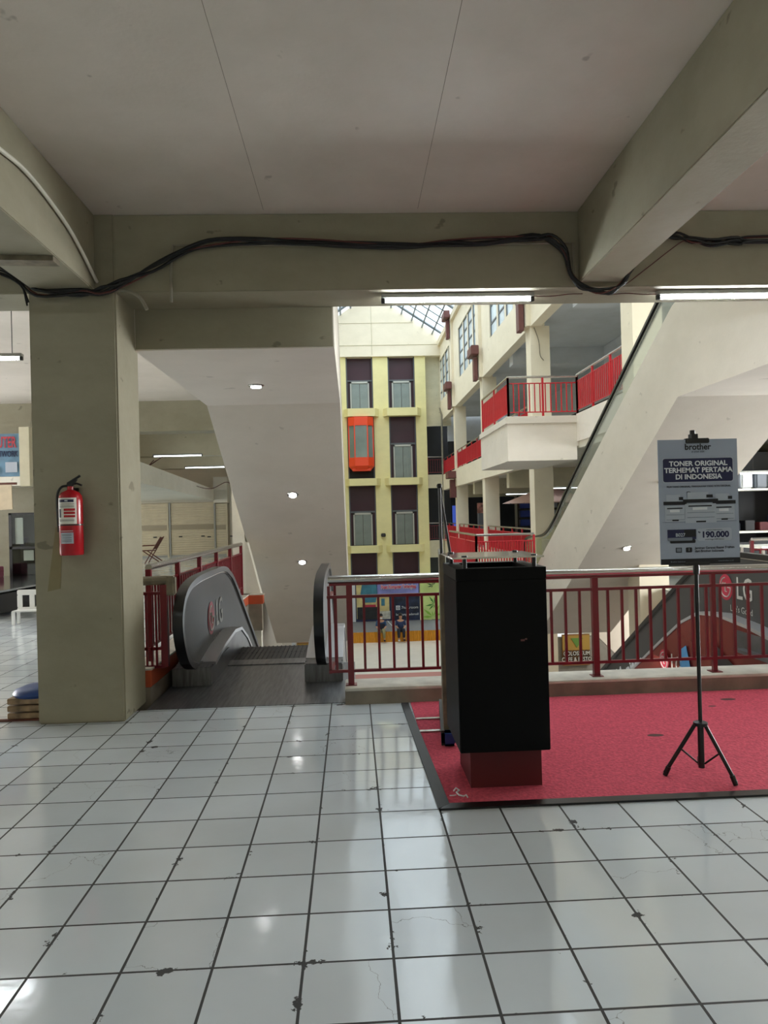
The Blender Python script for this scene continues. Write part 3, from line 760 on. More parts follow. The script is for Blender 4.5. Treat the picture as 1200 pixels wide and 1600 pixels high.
def lg(par, x, y, z, s, face, vert=1.0, word=True):
    """round red emblem with a face-like letter pair, then the two capitals; face = +1 looks to +X"""
    R = Vector((0, 1, 0))*face; U = Vector((0, 0, 1)); o = Vector((x, y, z))
    def P(a, c, d=0): return o + R*a + U*c + Vector((face if face > 0 else -1, 0, 0))*d
    cx = -.8*s
    b = MB(); ring = [P(cx+.62*s*math.cos(2*PI*k/28), .62*s*math.sin(2*PI*k/28), .001) for k in range(28)]
    b.bm.faces.new([b.bm.verts.new(p) for p in ring]); obj('emblem', b, M_['lgred'], par)
    b = MB()
    for pa, r in (([(cx+.46*s*math.cos(math.radians(a)), .46*s*math.sin(math.radians(a))) for a in range(95, 361, 12)], .03*s),
                  ([(cx+.46*s, 0), (cx+.2*s, 0)], .03*s), ([(cx-.02*s, .22*s), (cx-.02*s, -.2*s), (cx+.12*s, -.2*s)], .035*s), ([(cx-.2*s, .22*s), (cx-.2*s, .12*s)], .04*s)):
        b.tube([P(a_, c_, .003) for a_, c_ in pa], r, 5)
    obj('emblem_lines', b, M_['lgwhite'], par)
    n = -1 if face > 0 else 1
    text('LG', 1.45*s, M_['lgwhite'], par, tuple(P(.85*s, 0, .002)), tuple(R), tuple(U), name='lettering', bold=.012*s, squash=.8)
    if word: text("Life's Good", .42*s, M_['lgwhite'], par, tuple(P(.55*s, -.95*s, .002)), tuple(R), tuple(U), name='lettering')
lg(eL, -1.43, 7.52, .50, .265, 1)
# right escalator: outer face of the near panel looks towards -X, letters run from far to near
lg(eR, 4.18, 7.80, .57, .235, -1)
text('Monitor', .34, M_['printw'], eR, (4.178, 10.95, -1.0), (0, -.9, .42), (0, .42, .9), name='lettering', bold=.012)
b = MB(); b.box(3.995, 3.999, 8.1, 9.5, -1.1, -.55); 
lg(eR, 4.006, 9.10, -.50, .22, -1, word=False)
b = MB(); b.prism([(8.35, -.95), (8.75, -.95), (8.85, -.3), (8.65, -.2)], 'X', 4.010, 4.014); obj('sticker', b, mat('print_sky_blue', '#4d8fc4', .4), eR)
b = MB(); b.prism([(7.2, -.75), (8.0, -.75), (8.0, -.02), (7.75, -.14), (7.2, -.35)], 'X', 4.008, 4.012); obj('poster', b, mat('dark_print', '#2c2a2c', .4, var=.3, scale=9), eR)

# ------------------------------------------------------------------ near railing on the kerb
rl = thing('railing', 'dark red railing with a thick steel handrail on the low concrete kerb', 'railing', (-.05, 5.83, .12))
RY = 5.83
b = MB(); b.tube([(-.21, RY, .975), (3.9, RY, .965)], .031, 16); obj('handrail', b, M_['steel'], rl, True)
b = MB(); b.box(-.2, 3.9, RY-.016, RY+.016, .925, .945); obj('handrail_bracket_bar', b, M_['redrail'], rl)
b = MB(); b.box(-.22, 3.9, RY-.013, RY+.013, .822, .845); obj('top_rail', b, M_['redrail'], rl)
b = MB(); b.box(-.21, 3.9, RY-.014, RY+.014, .228, .25); obj('bottom_rail', b, M_['redrail'], rl)
for x, nb in ((-.04, 0), (1.955, 0), (2.94, 1), (3.86, 0)):
    b = MB(); w = .024 if nb == 0 else .017
    b.box(x-w, x+w, RY-w, RY+w, .128, .93); b.box(x-.045, x+.045, RY-.045, RY+.045, .128, .134); obj('post', b, M_['redrail'], rl)
xs = [-.15] + [.075+.117*i for i in range(33)]
for x in xs:
    if min(abs(x-p) for p in (-.04, 1.955, 2.94, 3.86)) < .035: continue
    b = MB(); b.box(x-.010, x+.010, RY-.010, RY+.010, .25, .822); obj('baluster', b, M_['redrail'], rl)
# short return of the railing beside the escalator newel
for x, y in ((-.205, RY+.02), (-.165, RY+.34)):
    b = MB(); b.box(x-.012, x+.012, y-.012, y+.012, .22, .92); obj('post', b, M_['redrail'], rl)
b = MB(); b.box(-.2, -.175, RY, RY+.35, .225, .25); b.box(-.2, -.175, RY, RY+.35, .82, .845); obj('return_rail', b, M_['redrail'], rl)

# left railing along the void, and the short one behind the pillar
rl2 = railing('railing', 'dark red railing along the left gallery with a steel handrail', [(-1.77, 6.35), (-1.77, 11.55)], .275, 1.08, 'left gallery railings', .1, M_['redrail'], post_every=1.05, single=False, hr=.03)
rl3 = thing('railing', 'short red railing behind the pillar with a broken brownish pipe handrail', 'railing', (-1.66, 6.1, .1), 'left gallery railings')
b = MB(); b.tube([(-1.9, 6.12, .985), (-1.53, 6.12, .985)], .038, 10); b.box(-1.565, -1.485, 6.08, 6.16, .86, 1.02, .012); obj('handrail', b, M_['wirebrown'], rl3)
b = MB(); b.box(-1.61, -1.555, 6.09, 6.15, .27, .95); obj('post', b, M_['redrail'], rl3)
for z in (.27, .42, .88): 
    b = MB(); b.box(-1.8, -1.58, 6.10, 6.13, z-.012, z+.012); obj('cross_rail', b, M_['redrail'], rl3)
for x in (-1.73, -1.69, -1.65, -1.78): 
    b = MB(); b.box(x-.008, x+.008, 6.10, 6.12, .27, .88); obj('baluster', b, M_['redrail'], rl3)

# ------------------------------------------------------------------ the black display counter
cb = thing('display_pedestal', 'tall black display pedestal with a glass top on a dark red plinth', 'pedestal', (.78, 3.95, 0))
b = MB(); b.box(.60, .985, 3.87, 4.26, 0.006, .235); obj('plinth', b, M_['redbox'], cb)
b = MB(); b.box(.53, 1.005, 3.75, 4.27, .232, 1.13, .004)
b.box(.53, 1.005, 3.75, 3.83, 1.13, 1.19); b.box(.53, 1.005, 4.19, 4.27, 1.13, 1.19); b.box(.53, .61, 3.83, 4.19, 1.13, 1.19); b.box(.925, 1.005, 3.83, 4.19, 1.13, 1.19)
obj('cabinet_body', b, M_['blackpaint'], cb)
for x, y in ((.585, 3.80), (.955, 3.80), (.57, 4.2), (.945, 4.2)):
    b = MB(); b.lathe([(.012, 0), (.012, .058), (.016, .059), (.016, .066)], (x, y, 1.19), 14); obj('standoff', b, M_['black'], cb, True)
b = MB(); b.box(.515, 1.0, 3.76, 4.25, 1.240, 1.249, .001); obj('glass_top', b, M_['greenglass'], cb)
b = MB(); b.box(.862, .882, 3.746, 3.7495, .805, .815); b.box(.885, .895, 3.746, 3.7495, .812, .820); obj('sticker_remains', b, M_['brown'], cb)

# roller banner seen edge-on behind the pedestal
rb = thing('roller_banner', 'grey roller banner stand seen edge-on behind the black pedestal', 'banner', (.56, 4.85, 0))
b = MB(); b.prism([(.550, 4.62), (.585, 4.62), (.665, 5.36), (.63, 5.36)], 'Z', .1, 1.22); obj('banner_sheet', b, M_['wirebrown'], rb)
b = MB(); b.prism([(.53, 4.6), (.61, 4.6), (.69, 5.38), (.61, 5.38)], 'Z', .006, .1); obj('base_cassette', b, M_['panelgrey'], rb)
b = MB(); b.box(.53, .63, 4.56, 4.60, .006, .11, .02); obj('end_cap', b, M_['blue'], rb)
for y in (4.9, 5.2):
    b = MB(); b.box(.42, .6, y-.02, y+.02, .006, .016, .003); obj('foot', b, M_['steel'], rb)
b = MB(); b.tube([(.575, 4.66, .1), (.567, 4.66, 1.66)], [.014, .009], 10); obj('support_pole', b, M_['panelgrey'], rb, True)
b = MB(); b.tube([(.64, 4.72, 1.18), (.572, 4.69, 1.64)], .009, 8); obj('brace_pole', b, M_['panelgrey'], rb, True)
b = MB(); b.lathe([(.013, 0), (.018, .01), (.018, .02), (.01, .03)], (.567, 4.66, 1.645), 12); obj('top_clip', b, M_['black'], rb, True)

# ------------------------------------------------------------------ red carpet with rubber edging
cp = thing('carpet', 'red carpet with black rubber edging under the pedestal and the poster stand', 'carpet', (2, 4.6, 0))
b = MB(); b.box(.42, 3.95, 3.66, 5.69, .0005, .006)
obj('carpet_pile', b, M_['carpet'], cp)
b = MB(); b.prism([(.345, 5.66), (.40, 5.66), (.455, 3.66), (.395, 3.61)], 'Z', .001, .012)
o = obj('edge_strip', b, mat('ribbed_rubber_edge', '#2b2b2c', .5, var=.3, scale=20, stretch=(30, 1, 1)), cp)
b = MB(); b.prism([(.40, 3.605), (3.95, 3.60), (3.95, 3.665), (.45, 3.67)], 'Z', .001, .0115)
obj('edge_strip', b, M_['rubber'], cp)
for (x, y, a, c_) in ((1.93, 4.63, .055, .028), (2.83, 5.42, .06, .03), (2.62, 5.25, .03, .016)):
    b = MB(); b.bm.faces.new([b.bm.verts.new((x+a*math.cos(2*PI*k/16), y+c_*math.sin(2*PI*k/16), .0072)) for k in range(16)]); obj('worn_patch', b, mat('worn_patch', '#5c3a38', .9), cp)
# scraps on the carpet
pp = thing('paper_scrap', 'small crumpled white paper scrap on the carpet by its front left corner', 'litter', (.5, 3.75, .006))
b = MB(); b.tube([(.50, 3.83, .010), (.515, 3.85, .018), (.53, 3.83, .012), (.51, 3.80, .014), (.52, 3.77, .010), (.54, 3.75, .012)], .0045, 5); obj('twist', b, M_['printw'], pp)
b = MB(); b.tube([(.54, 3.75, .010), (.555, 3.76, .014), (.56, 3.735, .01)], .004, 5); b.tube([(.47, 3.77, .01), (.49, 3.765, .012), (.505, 3.775, .01)], .003, 5); obj('shred', b, M_['printw'], pp)

# ------------------------------------------------------------------ poster stand
ps = thing('poster_stand', 'black tripod stand holding a grey printer poster', 'sign', (1.87, 3.87, 0))
b = MB(); b.tube([(1.868, 3.88, .08), (1.868, 3.88, 1.90)], .0105, 12); obj('pole', b, M_['black'], ps, True)
b = MB(); b.tube([(1.868, 3.88, .06), (1.868, 3.88, .30)], .0165, 12); obj('lower_tube', b, M_['black'], ps, True)
b = MB(); b.lathe([(.016, 0), (.017, .04), (.014, .05)], (1.868, 3.88, 1.115), 12); b.lathe([(.014, 0), (.014, .03)], (1.868, 3.88, 1.87), 12); obj('collar', b, M_['black'], ps, True)
b = MB(); b.lathe([(.02, 0), (.038, .005), (.038, .022), (.02, .03)], (1.868, 3.88, .285), 12); obj('hub', b, M_['black'], ps, True)
for (x, y) in ((1.685, 3.93), (1.985, 3.745), (1.95, 4.07)):
    hx, hy = 1.868+(x-1.868)*.13, 3.88+(y-3.88)*.13
    b = MB(); b.tube([(hx, hy, .30), (x, y, .022)], .0105, 10); lgp = obj('leg', b, M_['black'], ps, True)
    dx, dy = (x-hx), (y-hy)
    b = MB(); b.tube([(x-dx*.12, y-dy*.12, .022+.278*.12), (x, y, .008)], [.0145, .013], 10); obj('rubber_foot', b, M_['rubber'], lgp, True)
    q = .5
    b = MB(); b.tube([(hx+dx*q, hy+dy*q, .30-.278*q), (1.868+(x-1.868)*.1, 3.88+(y-3.88)*.1, .085)], .005, 8); obj('strut', b, M_['black'], ps, True)
BY = 3.852; X0, X1, Z0, Z1 = 1.662, 2.100, 1.172, 1.848
bd = MB(); bd.box(X0, X1, BY, BY+.006, Z0, Z1); board = obj('poster_board', bd, M_['poster'], ps)
b = MB(); b.box(1.815, 1.945, BY-.008, BY+.03, Z1-.022, Z1+.006, .004); b.box(1.85, 1.885, BY, BY+.04, Z1, Z1+.03); obj('top_clamp', b, M_['black'], ps)
b = MB(); b.box(1.80, 1.93, BY-.006, BY+.03, Z0-.006, Z0+.012, .003); obj('bottom_clamp', b, M_['black'], ps)
F = BY-.0012
def pz(u, v):   # u,v in 0..1 on the board, v from the top
    return (X0+(X1-X0)*u, Z1-(Z1-Z0)*v)
def patch(u0, v0, u1, v1, m, name='print_block', lay=0, r=0.0):
    x0, z0 = pz(u0, v1); x1, z1 = pz(u1, v0); y = F-lay*.0006
    if r > 0:
        pts = arc(x1-r, z1-r, r, 0, 90, 5)+arc(x0+r, z1-r, r, 90, 180, 5)+arc(x0+r, z0+r, r, 180, 270, 5)+arc(x1-r, z0+r, r, 270, 360, 5)
    else: pts = [(x0, z0), (x1, z0), (x1, z1), (x0, z1)]
    b = MB(); b.prism(pts, 'Y', y, y+.0005); return obj(name, b, m, board)
def ptext(s, u, v, size, m, lay=2, align='CENTER', bold=0.0, sq=1.0):
    x, z = pz(u, v); return text(s, size, m, board, (x, F-lay*.0006, z), (1, 0, 0), (0, 0, 1), align, bold=bold, extrude=.0002, squash=sq)
ptext('brother', .5, .062, .046, M_['ink'], bold=.0010)
ptext('at your side', .5, .098, .015, M_['ink'])
patch(.045, .147, .945, .345, M_['posterlight'], lay=1, r=.014); patch(.055, .152, .935, .339, M_['navy'], lay=2, r=.012)
for i, s in enumerate(('TONER ORIGINAL', 'TERHEMAT PERTAMA', 'DI INDONESIA')):
    ptext(s, .5, .195+i*.053, .037, M_['printw'], 3, bold=.0011, sq=1.06)
ptext('PILIH YANG ORIGINAL, TINGGALKAN YANG NON-ORIGINAL', .5, .378, .0128, M_['ink'], bold=.0003, sq=1.0)
# printers drawn on the poster
def printer(u0, u1, vt, vb, big):
    w = u1-u0
    patch(u0+.02*w, vt+.10*(vb-vt)+.0, u1-.02*w, vb, M_['posterlight'], lay=1+big, r=.004)
    patch(u0-.04*w, vt-.02, u1+.04*w, vt+.008, M_['ink'], lay=2+big)
    patch(u0+.1*w, vt-.075, u1-.25*w, vt-.02, M_['posterlight'], lay=1+big, r=.003)
    patch(u1-.32*w, vt-.055, u1-.12*w, vt-.03, M_['ink'], lay=3+big)
    patch(u0+.12*w, vt+.03, u1-.16*w, vt+.04, M_['ink'], lay=3+big)
    patch(u0+.25*w, vt+.045, u1-.3*w, vt+.066, M_['printw'], lay=3+big)
    patch(u0+.08*w, vt+.085, u1-.08*w, vt+.088, M_['postergrey'], lay=3+big)
    patch(u0+.08*w, vt+.125, u1-.08*w, vt+.128, M_['postergrey'], lay=3+big)
    patch(u0+.35*w, vb-.016, u1-.35*w, vb-.004, M_['ink'], lay=3+big)
patch(.03, .66, .97, .663, M_['postergrey'], lay=1)
printer(.06, .33, .515, .655, 0); printer(.68, .95, .515, .655, 0); printer(.31, .72, .50, .67, 3)
b = MB()
for r in (.006, .011, .016):
    x, z = pz(.37, .443); b.tube([(x+r*math.cos(math.radians(a)), F-.001, z+r*math.sin(math.radians(a))) for a in range(45, 136, 15)], .0012, 4)
obj('print_symbol', b, M_['ink'], board)
patch(.09, .72, .45, .80, M_['navy'], lay=1); patch(.30, .725, .45, .78, M_['ink'], lay=2); ptext('B027', .25, .765, .026, M_['posterlight'], 4, bold=.0005)
patch(.12, .80, .44, .83, M_['ink'], lay=2, r=.006); patch(.09, .785, .4, .81, M_['postergrey'], lay=3, r=.004)
patch(.465, .715, .90, .815, M_['posterlight'], lay=1, r=.012); ptext('190.000', .69, .768, .044, M_['navy'], 3, bold=.0018, sq=1.08)
ptext('Rp', .49, .745, .012, M_['navy'], 3, bold=.0004); ptext('HARGA TERJANGKAU', .68, .73, .009, M_['ink'], 3); ptext('untuk hingga 2.600 halaman', .68, .805, .0095, M_['ink'], 3)
patch(.19, .865, .265, .905, M_['ink'], lay=1); patch(.2, .87, .255, .898, M_['postergrey'], lay=2)
patch(.315, .865, .395, .905, M_['ink'], lay=1, r=.006); ptext('1', .355, .884, .022, M_['posterlight'], 3)
ptext('Jaminan Garansi Resmi 3 tahun', .43, .872, .0175, M_['ink'], 2, 'LEFT', bold=.0003); ptext('dari Brother Indonesia', .43, .897, .0175, M_['ink'], 2, 'LEFT', bold=.0003)
patch(0, .955, 1, 1, M_['ink'], lay=1); ptext('Brother Indonesia', .12, .978, .011, M_['postergrey'], 3, 'LEFT'); ptext('www.brother.co.id', .72, .978, .011, M_['postergrey'], 3, 'LEFT')

# ------------------------------------------------------------------ fire extinguisher on the pillar
ex = thing('fire_extinguisher', 'red fire extinguisher with a white label hanging on the pillar', 'fire extinguisher', (-2.045, 5.38, 1.25))
cx, cy = -2.045, 5.375
b = MB(); b.lathe([(.0, 0), (.078, 0), (.083, .008), (.083, .395), (.078, .43), (.062, .455), (.032, .470), (.022, .475), (.022, .50)], (cx, cy, 1.25), 32); obj('cylinder', b, M_['extred'], ex, True)
b = MB(); b.lathe([(.0845, 0), (.0855, .004), (.0845, .010)], (cx, cy, 1.464), 32); obj('strap', b, M_['rubber'], ex, True)
def wrap(z0, z1, a0, a1, m, name, rr_=.0838):
    b = MB(); n = 14; rows = []
    for z in (z0, z1): rows.append([b.bm.verts.new((cx+rr_*math.sin(math.radians(a0+(a1-a0)*i/n)), cy-rr_*math.cos(math.radians(a0+(a1-a0)*i/n)), z)) for i in range(n+1)])
    for i in range(n): b.bm.faces.new((rows[0][i], rows[0][i+1], rows[1][i+1], rows[1][i]))
    return obj(name, b, m, ex)
wrap(1.476, 1.665, -55, 48, M_['labelw'], 'label')
wrap(1.633, 1.653, -42, 34, M_['navy'], 'label_print', .0842)
for i, (z, h) in enumerate(((1.57, .018), (1.547, .018), (1.524, .016))): wrap(z, z+h, -14, 40, M_['extred'], 'label_print', .0842)
wrap(1.524, 1.585, -45, -30, M_['ink'], 'label_print', .0842)
for z in (1.618, 1.605, 1.597, 1.505, 1.497): wrap(z, z+.003, -42, 36, M_['ink'], 'label_print', .0842)
text('FIRE', .012, M_['printw'], ex, (cx, cy-.0875, 1.643), (1, 0, 0), (0, 0, 1), bold=.0004)
wrap(1.335, 1.415, -34, 30, M_['posterlight'], 'service_tag')
for z in (1.40, 1.39, 1.375, 1.36, 1.35): wrap(z, z+.003, -28, 22, M_['ink'], 'label_print', .0842)
wrap(1.424, 1.428, -36, 28, M_['printw'], 'label_print', .0842)
b = MB(); b.box(cx-.02, cx+.02, cy-.018, cy+.018, 1.745, 1.775, .004); b.tube([(cx-.02, cy, 1.77), (cx+.075, cy-.01, 1.825)], .009, 6); b.prism([(cx-.03, 1.76), (cx+.05, 1.80), (cx+.03, 1.765)], 'Y', cy-.012, cy+.012); obj('squeeze_lever', b, M_['black'], ex)
b = MB(); b.tube([(cx+.01, cy, 1.765), (cx+.05, cy-.005, 1.77), (cx+.085, cy-.01, 1.755)], .008, 6); obj('carry_handle', b, M_['black'], ex)
b = MB(); b.tube(smooth_path([(cx-.02, cy, 1.755), (cx-.06, cy-.01, 1.745), (cx-.092, cy, 1.70), (cx-.098, cy, 1.62), (cx-.09, cy-.01, 1.50), (cx-.086, cy-.01, 1.42)]), .009, 8); obj('hose', b, M_['rubber'], ex, True)
b = MB(); b.box(cx-.03, cx+.03, cy+.06, 5.46, 1.66, 1.74); obj('wall_hook', b, M_['black'], ex)

# ------------------------------------------------------------------ wiring on the beams
def wob(pts, amp, seed):
    random.seed(seed); return [(p[0]+random.uniform(-amp, amp)*.4, p[1]-random.uniform(0, amp), p[2]+random.uniform(-amp, amp)) for p in pts]
c1 = [(-2.75, 5.42, 3.50), (-2.53, 5.43, 3.39), (-2.4, 5.42, 3.3), (-2.26, 5.40, 3.165), (-1.94, 5.40, 3.165), (-1.80, 5.40, 3.18), (-1.66, 5.41, 3.23), (-1.42, 5.43, 3.35), (-1.18, 5.43, 3.49), (-0.95, 5.43, 3.54), (-0.57, 5.43, 3.54), (-0.19, 5.43, 3.52), (0.39, 5.43, 3.51), (0.78, 5.43, 3.51), (1.07, 5.43, 3.53), (1.41, 5.43, 3.555), (1.56, 5.43, 3.54), (1.66, 5.43, 3.44), (1.70, 5.43, 3.29), (1.77, 5.42, 3.19), (1.89, 5.41, 3.13), (2.01, 5.41, 3.13), (2.10, 5.42, 3.19), (2.17, 5.43, 3.30), (2.30, 5.43, 3.45), (2.40, 5.43, 3.53), (2.52, 5.43, 3.55), (2.65, 5.43, 3.52), (2.8, 5.43, 3.50), (3.0, 5.43, 3.51), (3.25, 5.43, 3.52), (5, 5.43, 3.52)]
cbl = thing('cable_bundle', 'sagging bundle of black cables tied along the front beam', 'cables', (0, 5.42, 3.1))
for k in range(6):
    b = MB(); b.tube(smooth_path(wob(c1, .028, 30+k), 4), .0105 if k < 4 else .006, 6)
    o = obj('cable_strand', b, M_['cable'] if k != 5 else M_['redwire'], cbl, True)
    if k == 5: o['label'] = 'thin brownish strand'
cbl2 = thing('cable_bundle', 'short bunch of black cables dropping at the left top corner of the pillar', 'cables', (-2.6, 5.35, 3.1))
for k in range(3):
    b = MB(); b.tube(smooth_path(wob([(-3.4, 5.3, 3.32), (-2.9, 5.2, 3.36), (-2.55, 5.38, 3.33), (-2.38, 5.40, 3.24), (-2.33, 5.42, 3.1)], .02, 60+k), 4), .007, 6)
    obj('cable_strand', b, M_['cable'], cbl2, True)
def conduit(name, pts, r, m, label, n=4):
    b = MB(); b.tube(smooth_path(pts, n), r, 8); return tag(obj(name, b, m, None, True), label, 'conduit')
conduit('conduit', [(-1.84, 2.6, 3.30), (-1.84, 3.5, 3.44), (-1.84, 3.97, 3.5), (-1.84, 4.28, 3.53), (-1.84, 4.64, 3.5), (-1.84, 5.0, 3.43), (-1.84, 5.44, 3.26)], .013, M_['pvc'], 'bent white pipe clipped to the side of the left beam')
conduit('conduit', [(-1.28, 5.45, 3.53), (-1.285, 5.45, 3.5), (-1.30, 5.45, 3.35), (-1.30, 5.44, 3.2), (-1.30, 5.44, 3.1)], .011, M_['conduit'], 'vertical grey conduit on the front beam right of the pillar')
conduit('conduit', [(-1.28, 5.45, 3.53), (0, 5.45, 3.52), (1.2, 5.45, 3.515), (1.72, 5.45, 3.52)], .008, M_['conduit'], 'thin horizontal conduit under the cable bundle', 3)
conduit('conduit', [(-1.72, 5.44, 3.20), (-1.62, 5.44, 3.19), (-1.53, 5.44, 3.14), (-1.48, 5.44, 3.05)], .013, M_['conduit'], 'curled grey conduit end at the top right corner of the pillar')
conduit('conduit', [(1.735, 5.45, 3.52), (1.735, 5.45, 3.4), (1.735, 5.45, 3.22)], .009, M_['conduit'], 'short vertical conduit tucked beside the right beam')
conduit('conduit', [(2.12, 5.44, 3.2), (2.17, 5.44, 3.22), (2.55, 5.44, 3.5), (2.62, 5.44, 3.515)], .004, M_['redwire'], 'thin red wire rising right of the right beam')
b = MB(); b.prism([(-3.2, 4.62), (-1.87, 4.72), (-1.87, 4.83), (-3.2, 4.74)], 'Z', 3.165, 3.198); tag(obj('timber_batten', b, M_['wirebrown']), 'old wooden batten fixed below the left beam', 'batten')
conduit('conduit', [(1.46, 5.62, 3.17), (1.6, 5.62, 3.165), (1.75, 5.62, 3.18), (1.85, 5.6, 3.175)], .004, M_['redwire'], 'thin lamp wire under the front beam')
conduit('conduit', [(2.05, 5.62, 3.17), (2.2, 5.62, 3.18), (2.35, 5.62, 3.17), (2.44, 5.6, 3.165)], .004, M_['redwire'], 'thin lamp wire left of the right tube lamp')

def tube_lamp(x0, x1, y, z, label, m=None, group=None):
    t = thing('tube_lamp', label, 'lamp', ((x0+x1)/2, y, z), group)
    b = MB(); b.box(x0, x1, y-.03, y+.03, z+.018, z+.05, .004); obj('housing', b, M_['lampbody'], t)
    b = MB(); b.tube([(x0+.03, y, z), (x1-.03, y, z)], .0135, 10); obj('glowing_tube', b, m or M_['tube'], t, True)
    for x in (x0+.012, x1-.012):
        b = MB(); b.box(x-.014, x+.014, y-.018, y+.018, z-.018, z+.02, .003); obj('socket', b, M_['black'], t)
    return t
tube_lamp(.27, 1.46, 5.60, 3.138, 'lit fluorescent tube under the front beam above the atrium view')
tube_lamp(2.44, 3.65, 5.60, 3.138, 'lit fluorescent tube under the front beam at the right edge')
tube_lamp(-4.6, -3.25, 7.39, 3.14, 'lit fluorescent tube hanging left of the pillar', M_['tube'])
tube_lamp(-4.95, -3.72, 18.4, 3.10, 'nearer lit fluorescent tube over the left gallery', M_['tubefar'])
tube_lamp(-5.15, -3.9, 22.7, 3.10, 'farther lit fluorescent tube over the left gallery', M_['tubefar'])
b = MB(); b.tube([(8.0, 14.1, 2.17), (8.0, 14.1, 2.95)], .006, 5); tag(obj('lamp_hanger', b, M_['cable']), 'thin rod holding the tube lamp of the far right shop', 'hanger')
tube_lamp(7.7, 8.35, 14.1, 2.12, 'lit fluorescent tube above the far right shop shelves', M_['tubefar'])
tube_lamp(-4.2, -3.0, 1.5, 3.70, 'added unseen fluorescent fill tube on the ceiling behind the viewer, left', M_['tube'])  # this and the next two tubes are added out of view as fill
tube_lamp(.2, 1.4, -2.4, 3.70, 'added unseen fluorescent fill tube on the ceiling behind the viewer', M_['tube'])
tube_lamp(4.6, 5.8, 1.2, 3.70, 'added unseen fluorescent fill tube on the ceiling, right of the viewer', M_['tube'])
for x in (-4.5, -3.35):
    b = MB(); b.tube([(x, 7.39, 3.18), (x, 7.39, 3.77)], .004, 5); tag(obj('lamp_hanger', b, M_['cable']), 'thin rod holding the tube lamp left of the pillar', 'hanger', 'rods of the hanging tube lamp')

# ------------------------------------------------------------------ left background
# sign board and shop fittings
sg = thing('shop_sign', 'blue shop sign with red letters left of the pillar', 'sign', (-7.2, 13.0, 2.33))
b = MB(); b.box(-8.6, -5.79, 13.0, 13.06, 2.33, 3.08); obj('sign_panel', b, mat('sign_blue_print', '#5d7f96', .5, var=.45, scale=3), sg)
text('KOMPUTER', .27, mat('sign_red', '#b3303c', .5), sg, (-5.86, 12.99, 2.92), (1, 0, 0), (0, 0, 1), 'RIGHT', bold=.004, extrude=.003, squash=.5)
text('NOTEBOOK-NETWORK', .15, M_['navy'], sg, (-5.83, 12.99, 2.72), (1, 0, 0), (0, 0, 1), 'RIGHT', extrude=.003, squash=.6)
b = MB()
for i in range(8):
    b.box(-8.15+i*.3, -7.95+i*.3, 12.985, 12.995, 2.40, 2.40+.1+.08*(i % 3))
obj('product_print', b, M_['posterlight'], sg)
b = MB(); b.box(-5.79, -5.62, 12.95, 13.2, 2.15, 3.19); struct('trim_12', b, M_['cream'], 'narrow cream casing right of the blue shop sign')
b = MB(); b.box(-11.9, -5.0, 15.9, 16.1, 0, 3.19); struct('wall_shop_back', b, M_['olive'])  # darker paint stands in for the lower light at this wall
vl = thing('valance', 'row of cream fabric flaps under the blue shop sign', 'valance', (-6.8, 12.95, 1.75))
for i in range(9):
    x = -8.06+i*.24
    b = MB(); b.prism([(x, 2.18), (x+.22, 2.18), (x+.235, 1.75), (x+.015, 1.74)], 'Y', 12.9, 12.92); obj('fabric_flap', b, mat('cream_fabric', '#cbbba0', .9, var=.1) if i == 0 else bpy.data.materials['cream_fabric'], vl)
b = MB(); b.box(-8.1, -5.85, 12.93, 12.97, 2.18, 2.22); obj('rod', b, M_['wood'], vl)
dc = thing('display_cabinet', 'dark framed glass display cabinet left of the pillar', 'cabinet', (-6.6, 15.2, 0))
DX, DY = -1.48, 3.6
for (x0, x1, z0, z1) in ((-5.52, -5.46, .0, 1.72), (-4.45, -4.39, 0, 1.72), (-5.52, -4.39, 1.68, 1.72), (-5.52, -4.39, .98, 1.03), (-5.52, -4.39, .30, .34)):
    b = MB(); b.box(x0+DX, x1+DX, 11.5+DY, 11.9+DY, z0, z1); obj('frame_bar', b, M_['black'], dc)
b = MB(); b.box(-5.48+DX, -4.45+DX, 11.88+DY, 11.9+DY, .34, 1.68); obj('back_panel', b, M_['dark'], dc)
b = MB(); b.box(-5.42+DX, -5.26+DX, 11.56+DY, 11.58+DY, 1.08, 1.62); obj('white_card', b, M_['labelw'], dc)
b = MB(); b.box(-5.26+DX, -5.06+DX, 11.56+DY, 11.58+DY, .74, .95); obj('white_card', b, M_['labelw'], dc)
b = MB(); b.box(-5.46+DX, -4.45+DX, 11.505+DY, 11.51+DY, .34, 1.68); obj('glass_pane', b, M_['glass'], dc)
for i, (x, h) in enumerate(((-5.3, .18), (-5.1, .3), (-4.9, .22), (-4.7, .28))):
    b = MB(); b.box(x-.06+DX, x+.06+DX, 11.62+DY, 11.75+DY, 1.032, 1.032+h, .01); tag(obj('boxed_product', b, (M_['navy'], M_['ink'], M_['postergrey'], M_['darkcloth'])[i]), 'small dark boxed product in the display cabinet, %s from the left' % ('first', 'second', 'third', 'fourth')[i], 'box', 'boxes in the display cabinet')
gc = thing('glass_counter', 'low glass shop counter left of the pillar', 'counter', (-6.5, 11.4, 0))
b = MB(); b.prism([(-9, 10.7), (-5.55, 11.5), (-5.2, 15.0), (-9, 15.0)], 'Z', .42, .45); obj('glass_top', b, M_['greenglass'], gc)
b = MB(); b.prism([(-9, 10.72), (-5.6, 11.5), (-5.6, 11.56), (-9, 10.79)], 'Z', .36, .42); b.prism([(-9, 10.72), (-5.6, 11.5), (-5.6, 11.56), (-9, 10.79)], 'Z', .0, .05); obj('edge_trim', b, M_['white_p'], gc)
b = MB(); b.prism([(-9, 10.85), (-5.7, 11.6), (-5.5, 14.9), (-9, 14.9)], 'Z', .05, .36); obj('display_case', b, mat('dark_display', '#1b1d20', .2, var=.9, scale=5), gc)
